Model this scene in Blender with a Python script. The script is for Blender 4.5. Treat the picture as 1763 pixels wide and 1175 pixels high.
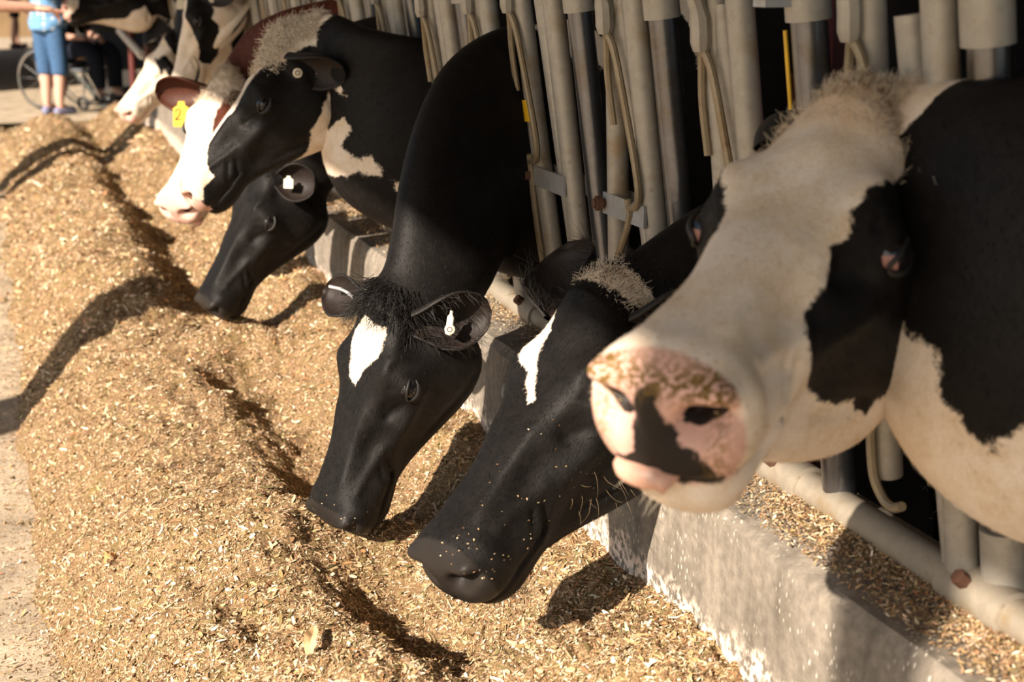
import bpy, bmesh, math
import numpy as np
from mathutils import Vector, Matrix
PI = math.pi
rng = np.random.default_rng(11)
scene = bpy.context.scene
for o in list(bpy.data.objects):
    bpy.data.objects.remove(o)
COL = scene.collection

# ------------------------------------------------------------------ camera
CAM_H = 1.42
F_PX = 2600.0
cd = bpy.data.cameras.new('camera')
cam = bpy.data.objects.new('camera', cd)
COL.objects.link(cam)
cd.sensor_width = 36.0
cd.sensor_fit = 'HORIZONTAL'
cd.lens = 36.0 * F_PX / 1763.0
cd.clip_start = 0.05
cd.clip_end = 300
YAW = math.radians(18.771)
PITCH = math.radians(14.078)
cam.location = (0, 0, CAM_H)
cam.rotation_euler = (PI / 2 - PITCH, 0, -YAW)
cd.dof.use_dof = True
cd.dof.focus_distance = 2.75
cd.dof.aperture_fstop = 5.0
scene.camera = cam

# ------------------------------------------------------------------ light
w = bpy.data.worlds.new('sky')
scene.world = w
w.use_nodes = True
wn = w.node_tree.nodes
wl = w.node_tree.links
SUN_EL = math.radians(30)
SUN_AZ = math.radians(-35)     # from -X, turned behind the camera
sky = wn.new('ShaderNodeTexSky')
sky.sky_type = 'NISHITA'
sky.sun_disc = False
sky.sun_elevation = SUN_EL
sky.sun_rotation = math.radians(-125)
bg = wn['Background']
wl.new(sky.outputs[0], bg.inputs[0])
bg.inputs[1].default_value = 0.13
sd = bpy.data.lights.new('sun', 'SUN')
sun = bpy.data.objects.new('sun', sd)
COL.objects.link(sun)
sd.energy = 9.3
sd.color = (1.0, 0.87, 0.72)
sd.angle = math.radians(0.6)
ldir = Vector((math.cos(SUN_EL) * math.cos(SUN_AZ), -math.cos(SUN_EL) * math.sin(SUN_AZ), -math.sin(SUN_EL)))
sun.rotation_euler = ldir.to_track_quat('-Z', 'Y').to_euler()
sun.location = (-6, 4, 6)

vs = scene.view_settings
vs.view_transform = 'Standard'
vs.look = 'None'
vs.exposure = 0.25
vs.gamma = 1.0
vs.use_curve_mapping = False

# ------------------------------------------------------------------ helpers
def link(name, me, mat=None, parent=None):
    o = bpy.data.objects.new(name, me)
    COL.objects.link(o)
    if mat is not None:
        me.materials.append(mat)
    if parent is not None:
        o.parent = parent
    return o

def mesh(name, verts, faces, mat=None, parent=None, smooth=False):
    me = bpy.data.meshes.new(name)
    me.from_pydata([tuple(map(float, v)) for v in verts], [], [tuple(int(i) for i in f) for f in faces])
    if smooth:
        me.polygons.foreach_set('use_smooth', np.ones(len(me.polygons), bool))
    me.update()
    return link(name, me, mat, parent)

def empty(name, loc=(0, 0, 0), rz=0):
    o = bpy.data.objects.new(name, None)
    COL.objects.link(o)
    o.location = loc
    o.rotation_euler = (0, 0, rz)
    o.empty_display_size = 0.1
    return o

def tag(o, label=None, cat=None, group=None, kind=None):
    if label: o['label'] = label
    if cat: o['category'] = cat
    if group: o['group'] = group
    if kind: o['kind'] = kind
    return o

class MB:
    """collects simple shapes into one mesh"""
    def __init__(self):
        self.v = []; self.f = []
    def add(self, v, f):
        n = len(self.v)
        self.v.extend([tuple(p) for p in v]); self.f.extend([tuple(i + n for i in q) for q in f])
        return self
    def box(self, x0, x1, y0, y1, z0, z1):
        v = [(x, y, z) for x in (x0, x1) for y in (y0, y1) for z in (z0, z1)]
        return self.add(v, [(0, 1, 3, 2), (4, 6, 7, 5), (0, 4, 5, 1), (2, 3, 7, 6), (0, 2, 6, 4), (1, 5, 7, 3)])
    def tube(self, pts, r, n=12, cap=True):
        pts = np.array(pts, float); m = len(pts)
        r = np.broadcast_to(np.array(r, float), (m,))
        T = np.gradient(pts, axis=0); T /= np.linalg.norm(T, axis=1)[:, None] + 1e-12
        u = np.cross(T[0], (0.31, 0.52, 0.79)); u /= np.linalg.norm(u)
        V = []
        for i in range(m):
            u = u - T[i] * (u @ T[i]); u /= np.linalg.norm(u) + 1e-12
            b = np.cross(T[i], u)
            for k in range(n):
                a = 2 * PI * k / n
                V.append(pts[i] + r[i] * (math.cos(a) * u + math.sin(a) * b))
        Fc = []
        for i in range(m - 1):
            for k in range(n):
                a = i * n + k; b2 = i * n + (k + 1) % n
                Fc.append((a, b2, b2 + n, a + n))
        if cap:
            Fc.append(tuple(range(n))[::-1]); Fc.append(tuple((m - 1) * n + k for k in range(n)))
        return self.add(V, Fc)
    def build(self, name, mat=None, parent=None, smooth=True, bevel=0, autos=40):
        o = mesh(name, self.v, self.f, mat, parent, smooth)
        bm = bmesh.new(); bm.from_mesh(o.data)
        bmesh.ops.recalc_face_normals(bm, faces=bm.faces)
        if bevel:
            bmesh.ops.bevel(bm, geom=bm.edges[:], offset=bevel, segments=2, affect='EDGES', profile=0.6)
        for e in bm.edges:
            if len(e.link_faces) == 2 and e.calc_face_angle(0) > math.radians(autos):
                e.smooth = False
        bm.to_mesh(o.data); bm.free()
        return o

def spl(pts, k=8):
    """catmull-rom through points"""
    P = np.array(pts, float)
    P = np.vstack([2 * P[0] - P[1], P, 2 * P[-1] - P[-2]])
    out = []
    for i in range(1, len(P) - 2):
        for t in np.linspace(0, 1, k, endpoint=False):
            out.append(0.5 * (2 * P[i] + (P[i + 1] - P[i - 1]) * t + (2 * P[i - 1] - 5 * P[i] + 4 * P[i + 1] - P[i + 2]) * t * t + (3 * P[i] - P[i - 1] - 3 * P[i + 1] + P[i + 2]) * t ** 3))
    out.append(P[-2])
    return np.array(out)

def hsh(ix, iy, s=0):
    h = np.sin(ix * 127.1 + iy * 311.7 + s * 74.7) * 43758.5453
    return h - np.floor(h)

def vnoise(x, y, s=0):
    ix = np.floor(x); iy = np.floor(y); fx = x - ix; fy = y - iy
    fx = fx * fx * (3 - 2 * fx); fy = fy * fy * (3 - 2 * fy)
    a = hsh(ix, iy, s); b = hsh(ix + 1, iy, s); c = hsh(ix, iy + 1, s); d = hsh(ix + 1, iy + 1, s)
    return (a * (1 - fx) + b * fx) * (1 - fy) + (c * (1 - fx) + d * fx) * fy - 0.5

# ------------------------------------------------------------------ materials
class NT:
    def __init__(self, name):
        self.m = bpy.data.materials.new(name); self.m.use_nodes = True
        self.n = self.m.node_tree.nodes; self.l = self.m.node_tree.links
        self.b = self.n['Principled BSDF']
    def new(self, t, **kw):
        x = self.n.new(t)
        for k, v in kw.items():
            if hasattr(x, k): setattr(x, k, v)
            else: x.inputs[k].default_value = v
        return x
    def con(self, a, b): self.l.new(a, b)
    def set(self, **kw):
        for k, v in kw.items():
            self.b.inputs[k.replace('_', ' ')].default_value = v
    def coord(self, kind='Object'):
        return self.new('ShaderNodeTexCoord').outputs[kind]
    def noise(self, scale, detail=4, rough=0.55, vec=None, kind='Object'):
        x = self.new('ShaderNodeTexNoise'); x.inputs['Scale'].default_value = scale
        x.inputs['Detail'].default_value = detail; x.inputs['Roughness'].default_value = rough
        self.con(vec if vec is not None else self.coord(kind), x.inputs['Vector'])
        return x.outputs['Fac']
    def ramp(self, fac, stops):
        x = self.new('ShaderNodeValToRGB'); e = x.color_ramp.elements
        while len(e) < len(stops): e.new(0.5)
        for i, (p, c) in enumerate(stops):
            e[i].position = p; e[i].color = (c[0], c[1], c[2], 1) if hasattr(c, '__len__') else (c, c, c, 1)
        self.con(fac, x.inputs[0]); return x.outputs[0]
    def mix(self, fac, a, b, mode='MIX'):
        x = self.new('ShaderNodeMix'); x.data_type = 'RGBA'; x.blend_type = mode
        for s, v in ((0, fac), (6, a), (7, b)):
            if hasattr(v, 'node'): self.con(v, x.inputs[s])
            elif s == 0: x.inputs[s].default_value = v
            else: x.inputs[s].default_value = (v[0], v[1], v[2], 1)
        return x.outputs[2]
    def math(self, op, a, b=0.0, c=0.0, clamp=False):
        x = self.new('ShaderNodeMath'); x.operation = op; x.use_clamp = clamp
        for s, v in ((0, a), (1, b), (2, c)):
            if hasattr(v, 'node'): self.con(v, x.inputs[s])
            else: x.inputs[s].default_value = v
        return x.outputs[0]
    def attr(self, name):
        x = self.new('ShaderNodeAttribute'); x.attribute_name = name; return x
    def bump(self, h, strength=0.3, dist=0.01):
        x = self.new('ShaderNodeBump'); x.inputs['Strength'].default_value = strength; x.inputs['Distance'].default_value = dist
        self.con(h, x.inputs['Height']); self.con(x.outputs[0], self.b.inputs['Normal'])
    def col(self, c): self.con(c, self.b.inputs['Base Color'])
    def smooth(self, v, lo, hi):
        x = self.new('ShaderNodeMapRange'); x.interpolation_type = 'SMOOTHSTEP'
        x.inputs[1].default_value = lo; x.inputs[2].default_value = hi
        self.con(v, x.inputs[0]); return x.outputs[0]

def plain(name, c, rough=0.6, metal=0.0, spec=0.5, var=0.12, scale=30, bump=0.0):
    t = NT(name)
    f = t.noise(scale, 4)
    a = tuple(max(0, x * (1 - var)) for x in c); b = tuple(min(1, x * (1 + var)) for x in c)
    t.col(t.ramp(f, [(0.3, a), (0.7, b)]))
    t.set(Roughness=rough, Metallic=metal)
    t.b.inputs['Specular IOR Level'].default_value = spec
    if bump: t.bump(f, bump, 0.004)
    return t.m

def m_concrete(name, base=(0.36, 0.31, 0.25), splash=True):
    t = NT(name)
    n1 = t.noise(5, 6, 0.6); n2 = t.noise(60, 5, 0.6)
    c = t.ramp(n1, [(0.3, tuple(x * 0.62 for x in base)), (0.55, base), (0.75, tuple(min(1, x * 1.25) for x in base))])
    c = t.mix(0.35, c, t.ramp(n2, [(0.35, 0.25), (0.65, 0.75)]), 'OVERLAY')
    if splash:
        sx = t.new('ShaderNodeMapping'); t.con(t.coord(), sx.inputs[0]); sx.inputs['Scale'].default_value = (1, 1.6, 0.55)
        v = t.new('ShaderNodeTexVoronoi'); v.inputs['Scale'].default_value = 85; t.con(sx.outputs[0], v.inputs['Vector'])
        dots = t.smooth(v.outputs['Distance'], 0.24, 0.13)
        big = t.smooth(t.noise(9, 3), 0.46, 0.60)
        c = t.mix(t.math('MULTIPLY', dots, t.math('MULTIPLY', big, 0.85)), c, (0.74, 0.68, 0.58))
        # lime crust along the foot of the kerb
        sep = t.new('ShaderNodeSeparateXYZ'); t.con(t.coord(), sep.inputs[0])
        zz = t.math('ADD', sep.outputs[2], t.math('MULTIPLY', t.noise(14, 5, 0.7), -0.16))
        foot = t.smooth(zz, 0.36, 0.32)
        c = t.mix(t.math('MULTIPLY', foot, t.smooth(n2, 0.42, 0.55)), c, (0.80, 0.66, 0.55))
        vert = t.new('ShaderNodeMapping'); t.con(t.coord(), vert.inputs[0]); vert.inputs['Scale'].default_value = (1, 1, 0.12)
        st = t.noise(22, 4, 0.6, vert.outputs[0])
        c = t.mix(0.35, c, t.ramp(st, [(0.35, 0.22), (0.6, 0.62)]), 'OVERLAY')
    t.col(c); t.set(Roughness=0.9)
    t.b.inputs['Specular IOR Level'].default_value = 0.2
    t.bump(t.math('ADD', n2, t.noise(180, 3)), 0.35, 0.004)
    return t.m

def m_galv(name, c=(0.40, 0.37, 0.32), rough=0.5, metal=0.35, rust=0.35):
    t = NT(name)
    v = t.new('ShaderNodeTexVoronoi'); v.inputs['Scale'].default_value = 70; t.con(t.coord(), v.inputs['Vector'])
    base = t.ramp(v.outputs['Color'], [(0.2, tuple(x * 0.93 for x in c)), (0.8, tuple(min(1, x * 1.05) for x in c))])
    base = t.mix(t.smooth(t.noise(9, 5, 0.65), 0.52, 0.70), base, tuple(x * q for x, q in zip(c, (0.85, 0.72, 0.55))))
    r = t.math('MULTIPLY', t.smooth(t.noise(38, 5, 0.7), 0.62, 0.70), rust)
    base = t.mix(r, base, (0.13, 0.055, 0.022))
    t.col(base); t.set(Roughness=rough, Metallic=metal)
    t.bump(t.noise(90, 3), 0.15, 0.002)
    return t.m

def m_coat(name, dark=(0.0065, 0.0055, 0.0052), white=(0.76, 0.665, 0.565), skin=(0.62, 0.38, 0.31), rough=0.55):
    """hair coat: attributes carry the pattern (blk>0 dark hair, skin 0..1 bare skin, blot>0 dark blotch on skin)"""
    t = NT(name)
    co = t.coord()
    nA = t.noise(42, 5, 0.65, co); nB = t.noise(170, 3, 0.6, co)
    fld = t.attr('blk').outputs['Fac']
    fld = t.math('ADD', fld, t.math('MULTIPLY', t.math('SUBTRACT', nA, 0.5), 0.018))
    fld = t.math('ADD', fld, t.math('MULTIPLY', t.math('SUBTRACT', nB, 0.5), 0.008))
    mk = t.smooth(fld, -0.0022, 0.0022)
    hv = t.noise(240, 3, 0.6, co)
    wcol = t.mix(t.smooth(t.noise(16, 5, 0.6, co), 0.35, 0.75), white, tuple(x * q for x, q in zip(white, (0.86, 0.78, 0.66))))
    wcol = t.mix(t.smooth(t.attr('dirt').outputs['Fac'], 0.0, 1.0), wcol, tuple(x * q for x, q in zip(white, (0.62, 0.46, 0.30))))
    wcol = t.mix(0.25, wcol, t.ramp(hv, [(0.3, 0.25), (0.7, 0.75)]), 'OVERLAY')
    dcol = t.mix(t.smooth(nA, 0.4, 0.7), dark, tuple(x * 1.5 for x in dark))
    c = t.mix(mk, wcol, dcol)
    sf = t.math('ADD', t.attr('skin').outputs['Fac'], t.math('MULTIPLY', t.math('SUBTRACT', nA, 0.5), 0.5))
    sf = t.smooth(sf, 0.25, 0.75)
    bl = t.math('ADD', t.attr('blot').outputs['Fac'], t.math('MULTIPLY', t.math('SUBTRACT', nA, 0.5), 0.03))
    scol = t.mix(t.smooth(bl, -0.002, 0.002), skin, (0.020, 0.0165, 0.0145))
    cr = t.math('MULTIPLY', t.attr('crumb').outputs['Fac'], t.smooth(nB, 0.44, 0.52))
    scol = t.mix(cr, scol, (0.16, 0.095, 0.025))
    scol = t.mix(t.attr('pit_shade').outputs['Fac'], scol, (0.012, 0.006, 0.006))  # painted shade inside the nostril pits
    c = t.mix(sf, c, scol)
    t.col(c)
    rg = t.math('MULTIPLY_ADD', sf, -0.10, rough + 0.0)
    t.con(rg, t.b.inputs['Roughness'])
    t.b.inputs['Specular IOR Level'].default_value = 0.14
    mp = t.new('ShaderNodeMapping'); t.con(co, mp.inputs[0]); mp.inputs['Scale'].default_value = (1.0, 1.0, 0.35)
    hh = t.noise(330, 3, 0.6, mp.outputs[0])
    hs = t.noise(55, 4, 0.6, co)
    t.bump(t.math('ADD', hh, hs), 0.22, 0.003)
    return t.m

M = {}
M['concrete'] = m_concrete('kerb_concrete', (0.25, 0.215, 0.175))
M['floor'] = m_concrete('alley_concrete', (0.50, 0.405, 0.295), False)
M['galv'] = m_galv('galvanised_tube', (0.36, 0.33, 0.285), 0.5, 0.25, 0.35)
M['shiny'] = m_galv('polished_tube', (0.17, 0.17, 0.18), 0.28, 0.85, 0.15)
M['rod'] = m_galv('worn_rod', (0.27, 0.215, 0.14), 0.5, 0.3, 0.5)
M['rail'] = m_galv('dusty_rail', (0.29, 0.25, 0.195), 0.6, 0.1, 0.3)
M['plate'] = m_galv('link_plate', (0.42, 0.42, 0.42), 0.45, 0.4, 0.1)
M['rust'] = plain('rusty_bolt', (0.11, 0.05, 0.03), 0.8, 0.2)
M['red'] = plain('red_paint', (0.09, 0.013, 0.010), 0.6)
M['yellow'] = plain('yellow_plastic', (0.72, 0.43, 0.015), 0.45)
M['tagwhite'] = plain('pale_plastic', (0.62, 0.56, 0.44), 0.45)
M['ink'] = plain('black_ink', (0.01, 0.01, 0.01), 0.6)
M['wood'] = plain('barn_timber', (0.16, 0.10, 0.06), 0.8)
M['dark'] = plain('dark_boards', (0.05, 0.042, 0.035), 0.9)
M['tin'] = plain('roof_tin', (0.30, 0.28, 0.25), 0.6, 0.3)
M['coat'] = m_coat('holstein_coat')
M['coat_red'] = m_coat('red_holstein_coat', dark=(0.060, 0.016, 0.008))
M['eye'] = NT('eye_wet').m
_e = M['eye'].node_tree.nodes['Principled BSDF']; _e.inputs['Base Color'].default_value = (0.006, 0.005, 0.006, 1); _e.inputs['Roughness'].default_value = 0.06
M['lid'] = plain('eyelid_skin', (0.006, 0.005, 0.005), 0.5)
M['lidpink'] = plain('eyelid_pink', (0.30, 0.14, 0.115), 0.45)
M['tongue'] = plain('tongue', (0.60, 0.34, 0.25), 0.35, 0, 0.6, 0.15, 60, 0.2)
M['nostril'] = plain('nostril_inside', (0.035, 0.014, 0.012), 0.5)
M['ear_black'] = plain('ear_black_hair', (0.012, 0.010, 0.009), 0.6, 0, .3, .3, 120, .3)
M['ear_red'] = plain('ear_red_hair_and_backlit', (0.060, 0.016, 0.008), 0.6, 0, .3, .3, 120, .3)
M['ear_white'] = plain('ear_white_hair', (0.62, 0.52, 0.42), 0.6, 0, .3, .2, 120, .3)
M['ear_inner'] = plain('ear_inner_skin', (0.018, 0.012, 0.010), 0.6, 0, .3, .3, 60, .3)
M['ear_inner_pink'] = plain('ear_inner_pink_skin', (0.34, 0.15, 0.085), 0.6, 0, .3, .3, 60, .3)
M['hair_tan'] = plain('tan_hair', (0.60, 0.48, 0.34), 0.6)
M['hair_cream'] = plain('cream_hair', (0.66, 0.55, 0.41), 0.6)
M['hair_white'] = plain('white_hair', (0.80, 0.70, 0.56), 0.6)
M['hair_dark'] = plain('black_hair', (0.012, 0.010, 0.009), 0.5)
M['hair_brown'] = plain('brown_hair', (0.22, 0.15, 0.08), 0.6)

#STRUCTURE
# ------------------------------------------------------------------ the setting
KERB_X = 1.0
KERB_Z = 0.609
COW_FLOOR = 0.14
FAR = 10.9

o = MB().box(-14, 1.02, -6, 60, -0.2, 0.0).build('floor', M['floor'], smooth=False); tag(o, 'pale concrete feed alley floor', kind='structure')
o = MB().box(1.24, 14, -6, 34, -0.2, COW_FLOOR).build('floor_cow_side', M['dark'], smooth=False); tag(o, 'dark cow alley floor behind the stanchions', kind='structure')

# kerb: tapered section extruded along the alley, rough edges
def kerb():
    ys = np.arange(0.2, FAR + 0.01, 0.04)
    prof = [(1.005, -0.05), (1.0, 0.3), (0.995, 0.56), (1.0, 0.594), (1.013, KERB_Z), (1.10, KERB_Z + 0.002), (1.24, KERB_Z), (1.25, 0.0)]
    V = []; Fc = []
    for j, y in enumerate(ys):
        for i, (x, z) in enumerate(prof):
            dx = 0.006 * vnoise(np.array(y * 6.0), np.array(i * 3.1), 2) if i < 6 else 0
            dz = 0.008 * vnoise(np.array(y * 5.0), np.array(i * 1.7), 5) if 3 <= i <= 5 else 0
            V.append((x + float(dx), y, z + float(dz)))
    n = len(prof)
    for j in range(len(ys) - 1):
        for i in range(n - 1):
            a = j * n + i
            Fc.append((a, a + 1, a + 1 + n, a + n))
    Fc.append(tuple(range(n))[::-1]); Fc.append(tuple((len(ys) - 1) * n + k for k in range(n)))
    b = MB().add(V, Fc)
    return b.build('wall_feed_kerb', M['concrete'], smooth=True, autos=35)
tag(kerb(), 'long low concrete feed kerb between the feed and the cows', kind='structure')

# barn shell: roof, eave posts (two added for shade), far walls
EAVE_X, EAVE_Z = -2.39, 3.15
b = MB()
rv = []
for (x, z) in ((EAVE_X, EAVE_Z), (6.5, 5.4), (13.9, 3.6)):
    for zz in (z, z + 0.12):
        for y in (-6, 30): rv.append((x, y, zz))
b.add(rv, [(0, 1, 5, 4), (4, 5, 9, 8), (2, 6, 7, 3), (6, 10, 11, 7), (0, 2, 3, 1), (8, 9, 11, 10), (0, 4, 6, 2), (4, 8, 10, 6), (1, 3, 7, 5), (5, 7, 11, 9)])
tag(b.build('ceiling', M['tin'], smooth=False), 'sheet metal barn roof overhead', kind='structure')
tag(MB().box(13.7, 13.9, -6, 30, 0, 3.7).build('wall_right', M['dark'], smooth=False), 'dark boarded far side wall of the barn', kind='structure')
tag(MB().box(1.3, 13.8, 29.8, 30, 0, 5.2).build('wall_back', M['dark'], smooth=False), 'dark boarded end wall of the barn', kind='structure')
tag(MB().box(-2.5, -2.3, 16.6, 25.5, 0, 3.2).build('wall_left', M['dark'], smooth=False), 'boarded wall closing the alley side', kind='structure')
for i, (py, ph) in enumerate(((-0.865, 0.06), (3.30, 0.123), (8.62, 0.11), (11.0, 0.035))):  # first and last posts added out of view, only to cast shade
    o = MB().box(-2.4 - ph, -2.4 + ph, py - ph, py + ph, 0, 3.3).build('shade_post_%d' % (i + 1), M['wood'], smooth=False, bevel=0.01)
    tag(o, 'unseen timber post set for its shadow band', kind='structure')

#COWS
# ------------------------------------------------------------------ cows
# head stations: x (poll -> nose), z of top, z of bottom, half widths at 6/25/50/75/94 % of the height
HEAD = np.array([
    (0.000, 0.012, -0.245, .046, .080, .088, .080, .050),
    (0.035, 0.016, -0.274, .060, .090, .093, .086, .056),
    (0.080, 0.011, -0.290, .070, .098, .096, .088, .058),
    (0.125, 0.006, -0.286, .075, .105, .097, .086, .056),
    (0.165, 0.002, -0.272, .074, .108, .096, .081, .052),
    (0.205, -0.003, -0.252, .067, .100, .092, .074, .047),
    (0.250, -0.009, -0.229, .056, .085, .085, .066, .041),
    (0.300, -0.016, -0.206, .047, .071, .077, .058, .036),
    (0.345, -0.022, -0.190, .042, .064, .071, .054, .034),
    (0.390, -0.027, -0.184, .043, .063, .071, .055, .035),
    (0.430, -0.030, -0.188, .048, .069, .077, .059, .039),
    (0.462, -0.033, -0.189, .052, .077, .082, .062, .040),
    (0.486, -0.039, -0.182, .050, .077, .080, .060, .038),
    (0.503, -0.049, -0.170, .043, .067, .070, .052, .031),
    (0.513, -0.064, -0.154, .031, .050, .052, .038, .022),
    (0.517, -0.086, -0.132, .013, .022, .023, .016, .009)])
FR = np.array([0, .06, .25, .5, .75, .94, 1.0])
NB = (0, .42, .78, 1.0, .94, .58, 0)      # neck half widths by level

def R_of(yaw, pit, rol):
    f = np.array([-math.cos(pit) * math.cos(yaw), -math.cos(pit) * math.sin(yaw), -math.sin(pit)])
    l = np.array([math.sin(yaw), -math.cos(yaw), 0.])
    u = np.cross(f, l)
    return np.stack([f, l * math.cos(rol) + u * math.sin(rol), u * math.cos(rol) - l * math.sin(rol)], 1)

def ctrl(zt, zb, ws):
    h = zt - zb
    pts = []
    W7 = (0,) + tuple(ws) + (0,)
    for i in range(7): pts.append((W7[i], zt - FR[i] * h))
    for i in range(5, 0, -1): pts.append((-W7[i], zt - FR[i] * h))
    return pts                                  # 12 control points: left side down, right side up

def herm(S, P, s):
    """non-uniform hermite through P at S"""
    S = np.array(S); m = np.zeros_like(P)
    d = np.diff(P, axis=0) / np.diff(S)[:, None, None]
    h = np.diff(S)
    m[0] = d[0]; m[-1] = d[-1]
    m[1:-1] = (d[:-1] * h[1:, None, None] + d[1:] * h[:-1, None, None]) / (h[1:] + h[:-1])[:, None, None]
    i = np.clip(np.searchsorted(S, s, side='right') - 1, 0, len(S) - 2)
    t = ((s - S[i]) / h[i])[:, None, None]; H = h[i][:, None, None]
    return (2 * t**3 - 3 * t**2 + 1) * P[i] + (t**3 - 2 * t**2 + t) * H * m[i] + (-2 * t**3 + 3 * t**2) * P[i + 1] + (t**3 - t**2) * H * m[i + 1]

def around(Q, k):
    """closed catmull-rom around 12 control points -> 12*k points"""
    n = Q.shape[1]; out = []; tau = []
    for i in range(n):
        p0, p1, p2, p3 = Q[:, (i - 1) % n], Q[:, i], Q[:, (i + 1) % n], Q[:, (i + 2) % n]
        for t in np.arange(k) / k:
            out.append(0.5 * (2 * p1 + (p2 - p0) * t + (2 * p0 - 5 * p1 + 4 * p2 - p3) * t * t + (3 * p1 - p0 - 3 * p2 + p3) * t**3))
            a = (i + t) / 6.0
            tau.append(a if a <= 1 else a - 2)
    return np.stack(out, 1), np.array(tau)

def sdf_poly(P, poly):
    """signed distance, positive inside"""
    poly = np.array(poly, float); n = len(poly)
    d = np.full(len(P), 1e9); ins = np.zeros(len(P), bool)
    for i in range(n):
        a = poly[i]; b_ = poly[(i + 1) % n]
        e = b_ - a; wv = P - a
        t = np.clip((wv @ e) / (e @ e + 1e-12), 0, 1)
        d = np.minimum(d, np.linalg.norm(wv - t[:, None] * e, axis=1))
        c = (a[1] > P[:, 1]) != (b_[1] > P[:, 1])
        with np.errstate(divide='ignore', invalid='ignore'):
            xi = a[0] + (P[:, 1] - a[1]) * e[0] / (e[1] if e[1] else 1e-12)
        ins ^= c & (P[:, 0] < xi)
    return np.where(ins, d, -d)

TK = 0.30     # tau to metres in pattern space

def gauss(p, c, r):
    c = np.array(c, float); r = np.array(r, float) * np.ones(3)
    return np.exp(-(((p - c) / r) ** 2).sum(1))

def make_cow(name, label, yaw, pitch, roll, poll, neck, body=None, base=1.0, pat=(), blot=None, coat='coat',
             pink=0.0, crumb=0.0, dirt=0.0, scale=1.0, k=8, step=0.0052, ears=None, mouth_open=0.0, bodyw=0.26,
             lids='lid', kh=(0.22, 0.3), ys=1.0, zs=1.0, jaw=0.0):
    R = R_of(math.radians(yaw), math.radians(pitch), math.radians(roll))
    P0 = np.array(poll, float)
    SV = np.array((1.0, ys, zs)) * scale
    Q = []; S = []; X = []
    for row in HEAD[::-1]:
        c2 = ctrl(row[1], row[2] - jaw * math.exp(-((row[0] - .24) / .16) ** 2), row[3:])
        loc = np.array([(row[0], y, z) for (y, z) in c2]) * SV
        Q.append(loc @ R.T + P0); X.append(row[0] * scale)
    f, l, u = R[:, 0], R[:, 1], R[:, 2]
    # neck: bezier from the head back to the neck base behind the stanchion
    hb = P0 + R @ (np.array([0.0, 0, -0.115]) * SV)
    nb = np.array(neck['p'], float)
    ndir = np.array(neck.get('d', (-1, 0, 0)), float); ndir /= np.linalg.norm(ndir)
    b0, b1, b2, b3 = hb, hb - f * kh[0], nb + ndir * kh[1], nb
    w0, h0 = 0.088 * scale * ys, 0.128 * scale * zs
    w1, ht1, hb1 = neck.get('w', 0.105), neck.get('t', 0.28), neck.get('b', 0.30)
    Lp = 0
    prev = hb
    ts = (0.17, 0.34, 0.52, 0.70, 0.86, 1.0)
    for t in ts:
        c = (1 - t)**3 * b0 + 3 * (1 - t)**2 * t * b1 + 3 * (1 - t) * t * t * b2 + t**3 * b3
        tg = -3 * (1 - t)**2 * (b1 - b0) * 1.0 - 6 * (1 - t) * t * (b2 - b1) - 3 * t * t * (b3 - b2)
        tg /= np.linalg.norm(tg)
        uw = np.array((0, 0, 1.0)); uw = uw - tg * (uw @ tg)
        nn = np.linalg.norm(uw); uw = uw / nn
        uh = u - tg * (u @ tg); uh /= np.linalg.norm(uh)
        q = min(1, t * 1.6); ub = uh * (1 - q) + uw * q; ub -= tg * (ub @ tg); ub /= np.linalg.norm(ub)
        lb = np.cross(ub, tg)
        e = t * t * (3 - 2 * t)
        ww = w0 * (1 - e) + w1 * e + neck.get('mw', 0.0) * math.sin(PI * t)
        ht = h0 * (1 - e) + ht1 * e; hbb = h0 * (1 - e) + hb1 * e + neck.get('dew', 0.02) * math.sin(PI * t)
        c2 = ctrl(ht, -hbb, [ww * x for x in NB[1:6]])
        Q.append(np.array([c + lb * y + ub * z for (y, z) in c2]))
        Lp += np.linalg.norm(c - prev); prev = c
        X.append(-Lp)
    # trunk
    fl = COW_FLOOR
    by = nb[1] + neck.get('dy', 0.0)
    for (x, yw, zt, zb, tw) in ((1.42, 0.65 * bodyw, 1.40, 0.74, .25), (1.62, 0.85 * bodyw, 1.47, 0.66, .5), (1.9, 0.9 * bodyw, 1.47, 0.64, .75), (2.3, 1.0 * bodyw, 1.44, 0.58, 1), (2.8, 1.05 * bodyw, 1.42, 0.56, 1),
                        (3.2, 0.95 * bodyw, 1.45, 0.66, 1), (3.45, 0.8 * bodyw, 1.46, 0.85, 1), (3.58, 0.45 * bodyw, 1.40, 1.0, 1), (3.62, .1 * bodyw, 1.28, 1.12, 1)):
        c2 = ctrl(zt, zb, [min(yw, 0.3) * x for x in (.5, .88, 1, .9, .5)])
        yc = nb[1] * (1 - tw) + by * tw
        # looking along -X: left of the cow is -Y
        Q.append(np.array([(x, yc - y, z) for (y, z) in c2]))
        X.append(-Lp - (x - nb[0]))
    Q = np.array(Q); X = np.array(X)
    S = np.concatenate([[0], np.cumsum(np.linalg.norm(np.diff(Q.mean(1), axis=0), axis=1) + 1e-4)])
    # the flat end of the muzzle is short along the axis: lengthen its parameter
    seg = np.maximum(np.linalg.norm(np.diff(Q, axis=0), axis=2).max(1), 1e-4)
    S = np.concatenate([[0], np.cumsum(seg)])
    s = []
    for i in range(len(S) - 1):
        if i < len(HEAD) + 1: st = step
        elif i < len(HEAD) + 6: st = step * 2.2
        else: st = 0.06
        n = max(2, int(math.ceil((S[i + 1] - S[i]) / st)))
        s.append(np.linspace(S[i], S[i + 1], n, endpoint=False))
    s = np.concatenate(s + [[S[-1]]])
    Qs = herm(S, Q, s)
    hx = np.interp(s, S, X)
    V, tau = around(Qs, k)
    nr, na = V.shape[0], V.shape[1]
    VV = V.reshape(-1, 3)
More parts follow.
